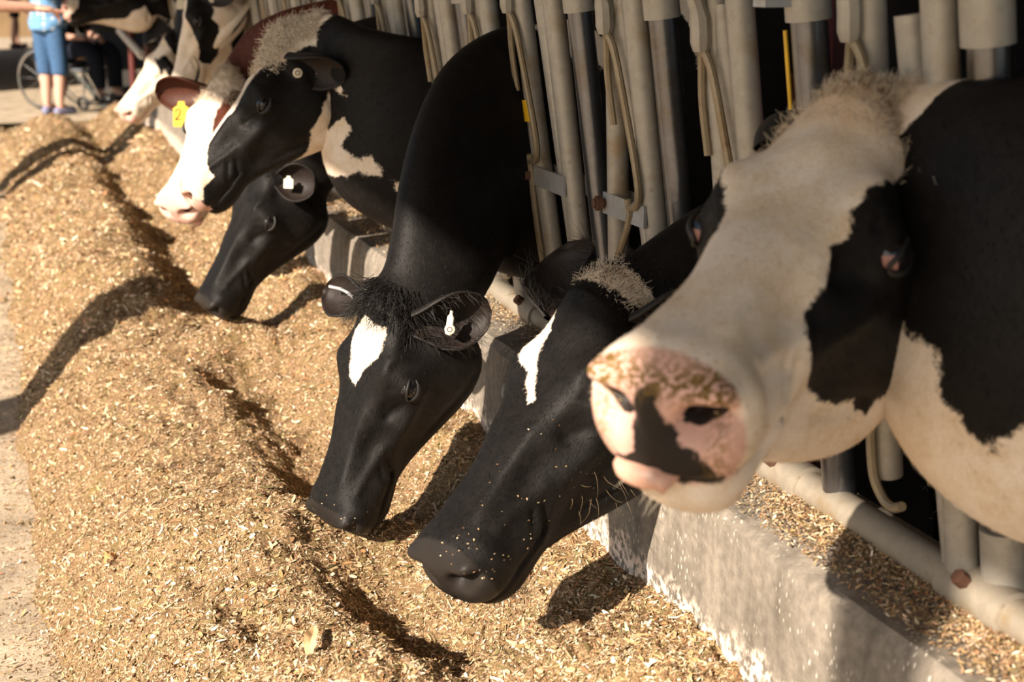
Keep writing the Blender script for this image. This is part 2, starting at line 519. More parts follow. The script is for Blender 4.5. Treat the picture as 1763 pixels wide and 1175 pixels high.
    HX = np.repeat(hx, na); TA = np.tile(tau, nr)
    ncap = len(VV)
    VV = np.vstack([VV, V[0].mean(0), V[-1].mean(0)])
    HX = np.concatenate([HX, [hx[0], hx[-1]]]); TA = np.concatenate([TA, [0.5, 0.5]])
    # ---- sculpt in head space
    L = (VV - P0) @ R / SV
    hm = np.clip((HX / scale + 0.10) / 0.08, 0, 1)       # only the head
    def push(c, r, d):
        nonlocal L
        for sg in (1, -1):
            if abs(c[1]) < 1e-6 and sg < 0: continue
            cc = (c[0], c[1] * sg, c[2]); dd = np.array((d[0], d[1] * sg, d[2]))
            g = gauss(L, cc, r) * hm * 1.15
            L = L + g[:, None] * dd
    push((0.0, 0, 0.01), (.05, .055, .05), (-0.012, 0, .030))         # poll
    def crease(p, q, wd, dep, dr=(0, 1, 0)):
        """narrow groove (dep>0) or ridge (dep<0) between two points of the head"""
        nonlocal L
        for sg in (1, -1):
            A_ = np.array((p[0], p[1] * sg, p[2])); B_ = np.array((q[0], q[1] * sg, q[2])); e = B_ - A_
            t = np.clip(((L - A_) @ e) / (e @ e), 0, 1)
            dd = np.linalg.norm(L - A_ - t[:, None] * e, axis=1)
            g = np.exp(-(dd / wd) ** 2) * hm * np.clip(1.25 - (2 * t - 1) ** 4, 0, 1)
            d_ = np.array((dr[0], dr[1] * sg, dr[2])); d_ = d_ / np.linalg.norm(d_)
            L = L - (g * dep * 1.45)[:, None] * d_
    push((.150, .085, -.010), (.045, .030, .030), (0, .012, .014))     # brow
    push((.165, .112, -.058), (.036, .03, .036), (0, .014, .002))     # orbit
    push((.07, .1, -.055), (.035, .03, .035), (0, -.015, 0))          # temple hollow
    push((.240, .085, -.100), (.06, .03, .018), (0, .010, 0))         # facial crest
    push((.225, .09, -.055), (.03, .03, .022), (0, -.012, 0))         # below the eye
    push((.31, .065, -.060), (.05, .03, .025), (0, -.010, 0))
    push((.09, .085, -.16), (.07, .05, .08), (0, .013, 0))            # masseter
    push((.29, .07, -.155), (.05, .03, .035), (0, -.010, 0))
    push((.2, 0, .0), (.06, .03, .03), (0, 0, -.006))
    push((.10, 0, .0), (.04, .04, .03), (0, 0, .006))                 # frontal boss
    push((.385, .06, -.135), (.030, .03, .03), (0, .009, 0))          # cheek pad at the mouth corner
    push((.455, .066, -.075), (.03, .03, .03), (0, .009, .004))       # nostril wing
    push((.496, .062, -.060), (.022, .020, .014), (.006, .008, .008))
    push((.47, 0, -.036), (.03, .04, .02), (0, 0, .004))
    crease((.118, .10, -.024), (.195, .10, -.030), .006, .005)        # fold above the eye
    crease((.128, .10, -.010), (.180, .095, -.012), .006, .004)
    crease((.195, .10, -.075), (.250, .075, -.058), .007, .006)       # tear groove
    crease((.150, .115, -.090), (.215, .10, -.096), .006, .004)       # lower lid bag
    crease((.330, .07, -.100), (.372, .07, -.150), .007, .006)        # mouth corner folds
    crease((.350, .07, -.092), (.398, .072, -.130), .006, .005)
    crease((.300, .07, -.085), (.430, .066, -.058), .010, -.005)      # levator ridge
    crease((.060, .09, -.255), (.290, .06, -.185), .012, .006)        # above the jaw bone
    crease((.030, .09, -.10), (.050, .09, -.24), .012, .007)          # behind the jaw
    crease((.240, .05, -.012), (.430, .040, -.030), .012, -.004, (0, .5, 1))   # nasal bone edge
    # nostrils: comma shaped pits
    nm = np.zeros(len(L))
    for sg in (1, -1):
        g = gauss(L, (.504, .042 * sg, -.084), (.020, .0165, .0135)) + 0.9 * gauss(L, (.494, .061 * sg, -.076), (.018, .014, .010))
        g = np.minimum(g, 1) * hm
        nm = np.maximum(nm, g)
        L = L + g[:, None] * np.array((-.045, -.012 * sg, .004))
    # mouth line
    zm = -0.142 + 0.10 * np.clip(0.42 - L[:, 0], 0, 1)
    fr_ = np.clip((L[:, 0] - .345) / .04, 0, 1) * hm
    g = np.exp(-((L[:, 2] - zm) / .0062) ** 2) * fr_
    cen = np.stack([np.minimum(L[:, 0], .40), 0 * L[:, 0], zm], 1)
    dv = cen - L; dn = np.linalg.norm(dv, axis=1)[:, None] + 1e-6
    L = L + dv / dn * (g * 0.013)[:, None]
    low = np.clip((zm - L[:, 2]) / .008, 0, 1) * fr_
    L[:, 0] -= low * (0.012)                                        # lower jaw a little shorter
    L[:, 2] -= low * mouth_open * np.clip((L[:, 0] - .3) / .15, 0, 1)
    if mouth_open:
        up_ = np.clip((L[:, 2] - zm) / .006, 0, 1)
    hdist = np.clip((HX / scale + 0.10) / 0.08, 0, 1)[:, None]
    VV = VV * (1 - hdist) + (L * SV @ R.T + P0) * hdist
    # ---- soft lumps and folds on the neck
    Fc = []
    ii = np.arange(na)
    for r_ in range(nr - 1):
        a = r_ * na + ii; b_ = r_ * na + (ii + 1) % na
        Fc.append(np.stack([a, a + na, b_ + na, b_], 1))
    quads = np.concatenate(Fc)
    # smoothing of the throat/nape so the bend never pinches
    G = VV[:ncap].reshape(nr, na, 3)
    wgt = np.exp(-((hx + 0.06) / 0.10) ** 2)[:, None, None]
    wgt = np.where((hx > 0.03)[:, None, None], 0, wgt) * 0.9
    for it in range(40):
        A = G.copy()
        A[1:-1] = 0.25 * (G[:-2] + G[2:]) + 0.25 * (np.roll(G, 1, 1) + np.roll(G, -1, 1))[1:-1]
        G = G * (1 - wgt) + A * wgt
    VV[:ncap] = G.reshape(-1, 3)
    tris = np.concatenate([np.stack([np.full(na, ncap), ii, (ii + 1) % na], 1), np.stack([np.full(na, ncap + 1), (nr - 1) * na + (ii + 1) % na, (nr - 1) * na + ii], 1)])
    # ---- legs (islands of the same mesh)
    legs = MB()
    for (lx, sy, hind) in ((1.72, 1, 0), (1.72, -1, 0), (3.28, 1, 1), (3.28, -1, 1)):
        ly = by + sy * 0.52 * bodyw
        if hind: pts = [(lx, ly, 0.95), (lx - .05, ly, 0.78), (lx + .10, ly, 0.60), (lx + .05, ly, 0.34), (lx + .02, ly, 0.24), (lx, ly, fl + .07), (lx - .04, ly, fl + .001)]; rr = [.15, .12, .065, .042, .045, .05, .062]
        else: pts = [(lx, ly, 0.90), (lx, ly, 0.76), (lx - .02, ly, 0.52), (lx, ly, 0.36), (lx, ly, 0.24), (lx, ly, fl + .07), (lx - .04, ly, fl + .001)]; rr = [.12, .09, .058, .042, .045, .05, .062]
        legs.tube(spl(pts, 4), np.interp(np.arange(len(pts) * 4 - 3) / 4.0, np.arange(len(pts)), rr), 10)
    nv = len(VV)
    LV = np.array(legs.v)
    allv = np.vstack([VV, LV])
    me = bpy.data.meshes.new(name)
    faces = [tuple(q) for q in quads.tolist()] + [tuple(q) for q in tris.tolist()] + [tuple(i + nv for i in q) for q in legs.f]
    root = empty(name, (nb[0], nb[1], 0))
    off = np.array((nb[0], nb[1], 0.0))
    me.from_pydata((allv - off).tolist(), [], faces)
    me.polygons.foreach_set('use_smooth', np.ones(len(me.polygons), bool))
    me.update()
    bm = bmesh.new(); bm.from_mesh(me); bmesh.ops.recalc_face_normals(bm, faces=bm.faces); bm.to_mesh(me); bm.free()
    # ---- coat attributes
    UV = np.stack([HX, TA * TK], 1)
    fld = np.full(nv, float(base))
    for sg, poly in pat:
        d = sdf_poly(UV, [(a, b_ * TK) for (a, b_) in poly])
        fld = np.maximum(fld, d) if sg > 0 else np.minimum(fld, -d)
    fld = np.clip(fld, -0.2, 0.2)
    Lh = (VV - P0) @ R / SV
    bl = np.full(nv, -0.2)
    if blot:
        bl = np.where(Lh[:, 0] > .46, sdf_poly(Lh[:, 1:], blot), -0.2)
    noseband = np.clip((Lh[:, 0] - 0.468 - 0.25 * np.clip(np.abs(Lh[:, 1]) - .045, 0, 1) - 0.2 * np.clip(-.11 - Lh[:, 2], 0, .1)) / 0.016, 0, 1) * np.clip((Lh[:, 2] + .150) / .01, 0, 1) * hm
    lips = np.exp(-((Lh[:, 2] - (-0.142 + 0.10 * np.clip(0.42 - Lh[:, 0], 0, 1))) / .010) ** 2) * np.clip((Lh[:, 0] - .35) / .05, 0, 1) * hm
    sk = np.clip(np.maximum(noseband, lips * 0.9), 0, 1)
    bl = np.maximum(bl, np.where(Lh[:, 0] < .485, fld, -.2))
    if pink <= 0: bl = np.where(sk > 0.01, 0.2, bl)
    sk = np.where(nm > 0.45, 1, sk); bl = np.maximum(bl, (nm - .45) * .2); pit_shade = np.clip((nm - .45) / .25, 0, 1)  # nostril pits: hole shade painted near-black into the skin colour
    cr = crumb * np.clip(np.exp(-((Lh[:, 2] + .050) / .014) ** 2) + 0.6 * np.exp(-((Lh[:, 1]**2)**.5 - .062)**2 / .012**2), 0, 1) * (Lh[:, 0] > .455)
    dr = dirt * gauss(Lh, (0.0, 0.0, .02), (.07, .06, .06))
    def put(nm_, a):
        at = me.attributes.new(nm_, 'FLOAT', 'POINT')
        full = np.zeros(len(allv)); full[:nv] = a
        if nm_ == 'blk': full[nv:] = 0.2
        at.data.foreach_set('value', full.astype(np.float32))
    for nm_, a in (('blk', fld), ('skin', sk), ('blot', bl), ('crumb', cr), ('dirt', dr), ('pit_shade', pit_shade), ('hx', HX), ('tau', TA)): put(nm_, a)
    bo = link('body', me, M[coat], root)
    tag(root, label, 'cow', 'cows feeding through the stanchions')
    root['hp'] = 0; del root['hp']
    # ---- eyes
    def toW(p): return R @ (np.array(p) * SV) + P0 - off
    for sg in (1, -1):
        ec = toW((.168, .1045 * sg, -.062)); er = .0230 * scale
        eb = bmesh.new(); bmesh.ops.create_uvsphere(eb, u_segments=20, v_segments=14, radius=er)
        em = bpy.data.meshes.new('eye'); eb.to_mesh(em); eb.free()
        em.polygons.foreach_set('use_smooth', np.ones(len(em.polygons), bool))
        eo = link('eye', em, M['eye'], root); eo.location = ec
        # lids: a thick almond ring round the eyeball
        e1 = R[:, 0] * 0.94 + R[:, 2] * -0.20; e1 /= np.linalg.norm(e1)
        en = R[:, 1] * sg; e1 = e1 - en * (e1 @ en); e1 /= np.linalg.norm(e1); e2 = np.cross(en, e1)
        ring = []
        for a in np.linspace(0, 2 * PI, 25):
            ca, sa = math.cos(a), math.sin(a)
            ring.append(ec + (e1 * ca * 1.10 + e2 * sa * 0.60) * er + en * er * (0.80 - 0.45 * abs(ca) ** 3))
        MB().tube(ring, [.0030 * scale + .0022 * scale * max(0, math.sin(a)) for a in np.linspace(0, 2 * PI, 25)], 8, False).build('eyelid', M[lids], root)
    return dict(root=root, R=R, P0=P0, off=off, scale=scale, toW=toW, body=bo)

def ear(cw, side, e1, nrm, L=0.185, W=0.062, mat='ear_black', inner='ear_inner', curl=1.0, base=(.028, .080, -.035), droop=0.02, hair=None, nh=150):
    """cupped leaf shaped ear; e1 = length direction, nrm = opening direction, both in world space"""
    R, root, sc = cw['R'], cw['root'], cw['scale']
    e1 = np.array(e1, float); e1 /= np.linalg.norm(e1)
    nr = np.array(nrm, float); nr -= e1 * (nr @ e1); nr /= np.linalg.norm(nr)
    e3 = np.cross(nr, e1)
    B = cw['toW']((base[0], base[1] * side, base[2]))
    L = L * sc; W = W * sc
    na, nb_ = 24, 17
    V = []; Fc = []; roots = []; rd = []
    for sh in (0, 1):
        for i in range(na):
            a = i / (na - 1)
            wd = W * (0.40 + 0.64 * math.sin(min(1, a * 1.45) * PI / 2) ** 1.2) * (1 - max(0, (a - .42) / .58) ** 2.4) ** 0.5 + 0.002
            half = math.radians(120 - 66 * a) * curl
            rad = wd / max(math.sin(min(half, PI / 2)), .3)
            th = 0.0060 * (1 - 0.4 * a) * sh
            c = B + e1 * (a * L) - nr * (droop * a * a)
            for j in range(nb_):
                ph = (j / (nb_ - 1) * 2 - 1) * half
                rr = rad - th
                p = c + e3 * (math.sin(ph) * rr) - nr * (math.cos(ph) * rr - rad * 0.5)
                V.append(p)
                if sh and .08 < a < .85 and (j in (0, 1, nb_ - 2, nb_ - 1) or a < .45):
                    roots.append(p); rd.append(nr * .8 + e1 * .7 - e3 * np.sign(ph) * .25)
    n1 = na * nb_
    nouter = (na - 1) * (nb_ - 1)
    for sh in (0, 1):
        for i in range(na - 1):
            for j in range(nb_ - 1):
                a = sh * n1 + i * nb_ + j
                q = (a, a + 1, a + nb_ + 1, a + nb_)
                Fc.append(q if sh else q[::-1])
    for i in range(na - 1):
        for j in (0, nb_ - 1):
            a = i * nb_ + j
            Fc.append((a, a + nb_, a + nb_ + n1, a + n1))
    for j in range(nb_ - 1):
        a = (na - 1) * nb_ + j
        Fc.append((a, a + 1, a + 1 + n1, a + n1))
    o = MB().add(V, Fc).build('ear', M[mat], root, autos=180)
    o.data.materials.append(M[inner])
    for p_ in o.data.polygons:
        if nouter <= p_.index < 2 * nouter: p_.material_index = 1
    if hair:
        g = np.random.default_rng(5)
        idx = g.integers(0, len(roots), nh)
        rt_ = np.array(roots)[idx] + g.normal(size=(nh, 3)) * .004
        strands('ear_hair', o, rt_, np.array(rd)[idx] + g.normal(size=(nh, 3)) * .3, .035 * sc, hair, .15, .0006, 4, 3, .08)
    return dict(o=o, B=B, e1=e1, n=nr, e3=e3, L=L)

def at_ear(e, a, w_, d):
    return e['B'] + e['e1'] * (a * e['L']) + e['e3'] * w_ + e['n'] * d

def strands(name, parent, roots, dirs, length, mat, curl=0.3, r=0.0009, seg=5, seed=0, grav=0.0):
    g = np.random.default_rng(seed)
    n = len(roots); roots = np.array(roots, float); dirs = np.array(dirs, float)
    ln = length * g.uniform(.6, 1.25, n)
    ax = g.normal(size=(n, 3)); ax /= np.linalg.norm(ax, axis=1)[:, None]
    pts = [roots]; d = dirs / np.linalg.norm(dirs, axis=1)[:, None]
    for i in range(seg):
        d = d + curl * np.cross(ax, d) + g.normal(size=(n, 3)) * .06 + np.array((0, 0, -grav))
        d /= np.linalg.norm(d, axis=1)[:, None]
        pts.append(pts[-1] + d * (ln / seg)[:, None])
    P = np.stack(pts, 1)
    side = np.cross(d, g.normal(size=(n, 3))); side /= np.linalg.norm(side, axis=1)[:, None]
    s2 = np.cross(d, side)
    V = []; m = seg + 1
    rad = r * np.linspace(1, .25, m)
    ang = [0, 2 * PI / 3, 4 * PI / 3]
    A = np.stack([P + (side * math.cos(a) + s2 * math.sin(a))[:, None, :] * rad[None, :, None] for a in ang], 2)   # n,m,3,3
    V = A.reshape(-1, 3)
    base = (np.arange(n) * m * 3)[:, None, None]
    i = np.arange(m - 1)[None, :, None]; j = np.arange(3)[None, None, :]
    a = base + i * 3 + j; b_ = base + i * 3 + (j + 1) % 3
    q = np.stack([a, b_, b_ + 3, a + 3], -1).reshape(-1, 4)
    me = bpy.data.meshes.new(name)
    fastmesh(me, V, q)
    o = link(name, me, M[mat], parent)
    o['kind'] = 'stuff'
    return o

def fastmesh(me, V, Q, smooth=True):
    V = np.asarray(V, np.float32); Q = np.asarray(Q, np.int32); k = Q.shape[1]
    me.vertices.add(len(V)); me.vertices.foreach_set('co', V.ravel())
    me.loops.add(Q.size); me.loops.foreach_set('vertex_index', Q.ravel())
    me.polygons.add(len(Q)); me.polygons.foreach_set('loop_start', np.arange(0, Q.size, k, dtype=np.int32))
    if smooth: me.polygons.foreach_set('use_smooth', np.ones(len(Q), bool))
    me.update(calc_edges=True); me.validate()
#COWLIST
PATS = {k_: () for k_ in 'ABCDEFGHI'}
BIG = 2.6
PATS['A'] = ((1, [(-.10, .27), (0, .27), (.073, .233), (.161, .15), (.19, .167), (.212, .217), (.233, .2), (.25, .283), (.287, .317), (.317, .367), (.317, .45), (.307, .533), (.267, .617), (.236, .633), (.208, .633), (.18, .70), (.157, .667), (.08, .68), (0, .66), (-.15, .60), (-.2, .565), (-.238, .567), (-.258, .583), (-.262, .633), (-.287, .667), (-.299, .683), (-.304, .65), (-.312, .617), (-.4, .58), (-.55, .5), (-.62, .3), (-.62, -.25), (-.15, -.25), (-.13, 0), (-.12, .2)]),
             (-1, [(.03, .46), (-.02, .44), (-.05, .52), (-.04, .60), (.0, .58), (.03, .52)]),
             (1, [(.10, -.25), (.14, -.19), (.198, -.15), (.261, -.133), (.31, -.2), (.33, -.35), (.30, -.6), (.2, -.75), (0, -.75), (-.1, -.4)]),
             (1, [(-1.2, .7), (-1.5, .5), (-1.9, .6), (-2.2, .3), (-1.8, -.5), (-1.2, -.6)]))
PATS['B'] = ((-1, [(.012, -.14), (.012, .05), (-.005, .30), (-.03, .36), (-.042, .25), (-.027, 0), (-.012, -.14)]), (-1, [(.04, -.17), (.058, -.11), (.095, -.062), (.147, -.042), (.187, 0), (.214, .045), (.224, .02), (.187, -.045), (.169, -.065), (.152, -.125), (.105, -.17)]),)
PATS['C'] = ((-1, [(.082, -.104), (.135, -.062), (.167, -.058), (.182, 0), (.148, .042), (.117, .104), (.082, .125), (.054, .125), (.056, .062), (.05, -.021)]),
             (-1, [(-.80, .1), (-.854, .188), (-.876, .271), (-.885, .4), (-.90, .47), (-.95, .55), (-.96, .4), (-.94, .3), (-.91, .2), (-.89, .08)]),
             (-1, [(-.56, .05), (-.595, .2), (-.637, .25), (-.66, .235), (-.692, .292), (-.73, .35), (-.735, .28), (-.69, .18), (-.68, .05)]))
PATS['D'] = ((-1, [(-.035, .33), (.011, .292), (.047, .271), (.062, .146), (.119, .104), (.152, .10), (.2, .13), (.235, .15), (.276, .10), (.328, .12), (.38, .292), (.389, .438), (.43, .417), (.45, .50), (.54, .5), (.54, -.7), (.3, -.5), (.1, -.35), (-.03, -.3), (-.06, 0)]),
             (-1, [(.128, .646), (.195, .854), (.246, .97), (.25, 1.05), (-.2, 1.05), (-.22, .93), (-.236, .854), (-.28, .708), (-.313, .667), (-.307, .646), (-.285, .625), (-.262, .667), (-.23, .667), (-.23, .583), (-.198, .562), (-.185, .66), (-.1, .66), (.05, .60)]),
             (-1, [(.25, -1.05), (.2, -.9), (-.2, -.85), (-.25, -1.05)]),
             (-1, [(.02, .49), (0, .48), (-.094, .438), (-.151, .455), (-.18, .479), (-.12, .482), (.01, .52)]),
             (-1, [(-.329, .667), (-.346, .66), (-.40, .79), (-.42, .97), (-.39, .93), (-.363, .75)]))
PATS['E'] = ((1, [(.05, .13), (.08, .085), (.119, .062), (.169, .062), (.212, .10), (.22, .3), (.15, .5), (.05, .5), (.03, .3)]),
             (1, [(.135, -.28), (.195, -.30), (.20, -.42), (.14, -.46)]),
             (1, [(-.05, -.6), (-.04, -.05), (-.06, .1), (-.02, .25), (.03, .4), (.03, .9), (-BIG, .9), (-BIG, -.9), (-.03, -.9)]))
PATS['G'] = ((1, [(.05, .05), (.134, .125), (.174, .25), (.214, .375), (.264, .521), (.291, .542), (.305, .646), (.295, .938), (.25, .9), (.209, .708), (.134, .562), (.115, .458), (.085, .458), (.035, .36), (-.03, .3), (-.05, .1)]),
             (1, [(-.10, .5), (-.2, .5), (-.33, .54), (-.31, .6), (-.2, .9), (-.1, .9), (-.05, .7)]),
             (1, [(-.3, .67), (-.3, .58), (-.33, .56), (-.345, .6), (-.33, .66)]),
             (1, [(-.15, .43), (-.406, .396), (-.503, .396), (-.54, .29), (-1.2, .5), (-1.2, -.5), (-.1, -.4), (-.05, .3)]))
PATS['H'] = ((1, [(.142, -.021), (.186, .146), (.216, .333), (.182, .271), (.191, .396), (.161, .438), (.133, .312), (.119, .208), (.123, .125), (.152, .104)]),
             (1, [(.02, -.3), (.022, -.06), (.057, .083), (.081, .25), (.05, .6), (-.19, .65), (-.5, .7), (-BIG, .7), (-BIG, -.7), (0, -.7)]))
PATS['I'] = ((-1, [(.5, 1.05), (.40, .90), (.33, .8), (.3, .729), (.178, .646), (.125, .542), (.049, .521), (.027, .708), (-.13, .9), (-.15, 1.05)]),
             (-1, [(.5, -1.05), (.36, -.9), (.2, -.8), (-.13, -.9), (-.15, -1.05)]),
             (-1, [(.54, -.5), (.45, -.4), (.435, .1), (.41, .208), (.43, .396), (.48, .5), (.54, .5)]))
cowA = make_cow('cow', 'white faced cow with black eye patches and tongue out, nearest the camera', 36.5, 17.8, -1.7, (.955, 1.565, 1.237), dict(p=(1.20, 1.34, 1.05), t=.26, b=.295, w=.12, mw=.01, dew=.01), base=-1, pat=PATS['A'], k=10, step=.0042, mouth_open=.012, pink=1, blot=[(-.012, -.050), (.004, -.055), (.012, -.075), (.022, -.085), (.030, -.103), (.052, -.113), (.058, -.130), (.050, -.15), (-.04, -.145), (-.046, -.125), (-.025, -.118), (-.022, -.08)], crumb=1, dirt=.8, ys=1.04, zs=1.2, kh=(.16, .2), jaw=.04)
cowB = make_cow('cow', 'black cow with a narrow white face stripe, muzzle just above the feed', 25, 39, 7, (.893, 2.2, .903), dict(p=(1.22, 2.22, .90), t=.17, b=.20, w=.095), base=1, pat=PATS['B'], jaw=.03, kh=(.05, .06))
cowC = make_cow('cow', 'black cow with a white diamond on its forehead, nose in the feed', 17, 65, -1.7, (.69, 2.81, .785), dict(p=(1.16, 3.11, 1.05), t=.25, b=.31), base=1, pat=PATS['C'], scale=.89, ys=1.10, jaw=.015)
cowD = make_cow('cow', 'black cow with curly cream poll and white blaze, head held in profile', -6, 47, 1, (.738, 4.03, 1.22), dict(p=(1.16, 3.86, .99), t=.25, b=.29), base=1, pat=PATS['D'], pink=1, scale=.95, bodyw=.2, kh=(.14, .25))
cowE = make_cow('cow', 'white faced red cow with a yellow ear tag', 44, 44, -1, (.718, 4.96, 1.055), dict(p=(1.16, 4.77, 1.04)), base=-1, pat=PATS['E'], coat='coat_red', pink=1, bodyw=.2, scale=.95)
cowF = make_cow('cow', 'small black cow feeding head down beneath the profiled cow', 12, 55, -1, (.75, 4.46, .84), dict(p=(1.16, 4.31, 1.0)), base=1, pat=PATS['F'], bodyw=.2, scale=.9)
cowG = make_cow('cow', 'black and white cow with a black cheek, behind the red cow', 0, 70, 3, (.82, 6.50, 1.34), dict(p=(1.16, 6.69, 1.1)), base=-1, pat=PATS['G'], scale=.86)
cowH = make_cow('cow', 'white faced cow with a small black eye patch, far down the row', 24, 42, 1, (.905, 8.2, 1.035), dict(p=(1.16, 8.13, 1.05)), base=-1, pat=PATS['H'], pink=1, scale=.95)
cowI = make_cow('cow', 'farthest cow stretching its muzzle out to a hand', 2, 10, 1, (.913, 9.503, 1.316), dict(p=(1.16, 9.57, 1.15)), base=1, pat=PATS['I'], pink=1)
# ears (length direction, opening direction)
eA1 = ear(cowA, 1, (.85, -.42, -.12), (-.45, -.7, -.55), L=.20, W=.07, inner='ear_inner_pink', hair='hair_white', nh=260)
eA2 = ear(cowA, -1, (.70, .62, -.05), (-.6, .3, -.3))
eB1 = ear(cowB, 1, (.75, -.5, .15), (-.4, -.8, -.2), L=.15, hair='hair_dark')
eB2 = ear(cowB, -1, (.15, .55, .72), (-.8, -.5, .3), L=.15, W=.07, hair='hair_dark', nh=400)
eC1 = ear(cowC, 1, (.90, -.36, .08), (-.30, -.85, -.15), L=.17, W=.066, hair='hair_dark', nh=260)
eC2 = ear(cowC, -1, (-.62, .72, .16), (-.5, -.6, .3), L=.15, W=.05)
eD1 = ear(cowD, 1, (.66, -.62, -.30), (-.2, -.7, -.6), L=.17)
eD2 = ear(cowD, -1, (.80, .42, .36), (-.3, -.2, -.8), mat='ear_red', inner='ear_inner_pink', L=.20)  # black cow's ear, coloured red and pink to imitate sun shining through
eE1 = ear(cowE, 1, (.80, -.5, .10), (-.3, -.8, -.3), mat='ear_red', inner='ear_inner_pink')
eE2 = ear(cowE, -1, (-.86, .22, -.05), (-.2, -.8, -.25), mat='ear_red', inner='ear_red', L=.19, W=.066)
eF1 = ear(cowF, 1, (.55, -.75, -.02), (-.65, -.62, .1), L=.13, W=.062)
eF2 = ear(cowF, -1, (-.2, .9, .1), (-.9, -.2, .2))
for c_ in (cowH, cowI):
    ear(c_, 1, (.35, -.85, -.15), (-.8, -.4, -.3)); ear(c_, -1, (.1, .95, -.05), (-.8, -.2, -.3))
eG1 = ear(cowG, 1, (.6, -.7, -.2), (-.3, -.6, -.7)); eG2 = ear(cowG, -1, (-.55, .6, -.25), (-.3, -.8, -.2))
#PANEL
# ------------------------------------------------------------------ stanchion panel
PX0, PZ0, LEAN = 1.135, 0.64, 0.13
def px(z): return PX0 - LEAN * (z - PZ0)
def bar(mb, y0, z0, y1, z1, r, dx=0.0, n=12, k=6):
    t = np.linspace(0, 1, k)
    z = z0 + (z1 - z0) * t; y = y0 + (y1 - y0) * t
    mb.tube(np.stack([px(z) + dx, y, z], 1), r, n)
TOPZ = 1.78
o = MB().tube([(PX0, 0.6, PZ0), (PX0, FAR, PZ0)], 0.027, 20).build('lower_rail', M['rail'])
tag(o, 'long galvanised lower rail pipe lying along the top of the kerb', 'rail')
o = MB().tube([(px(TOPZ), 0.6, TOPZ), (px(TOPZ), FAR, TOPZ)], 0.027, 16).build('upper_rail', M['galv'])
tag(o, 'long galvanised upper rail pipe carrying the stanchion bars', 'rail')

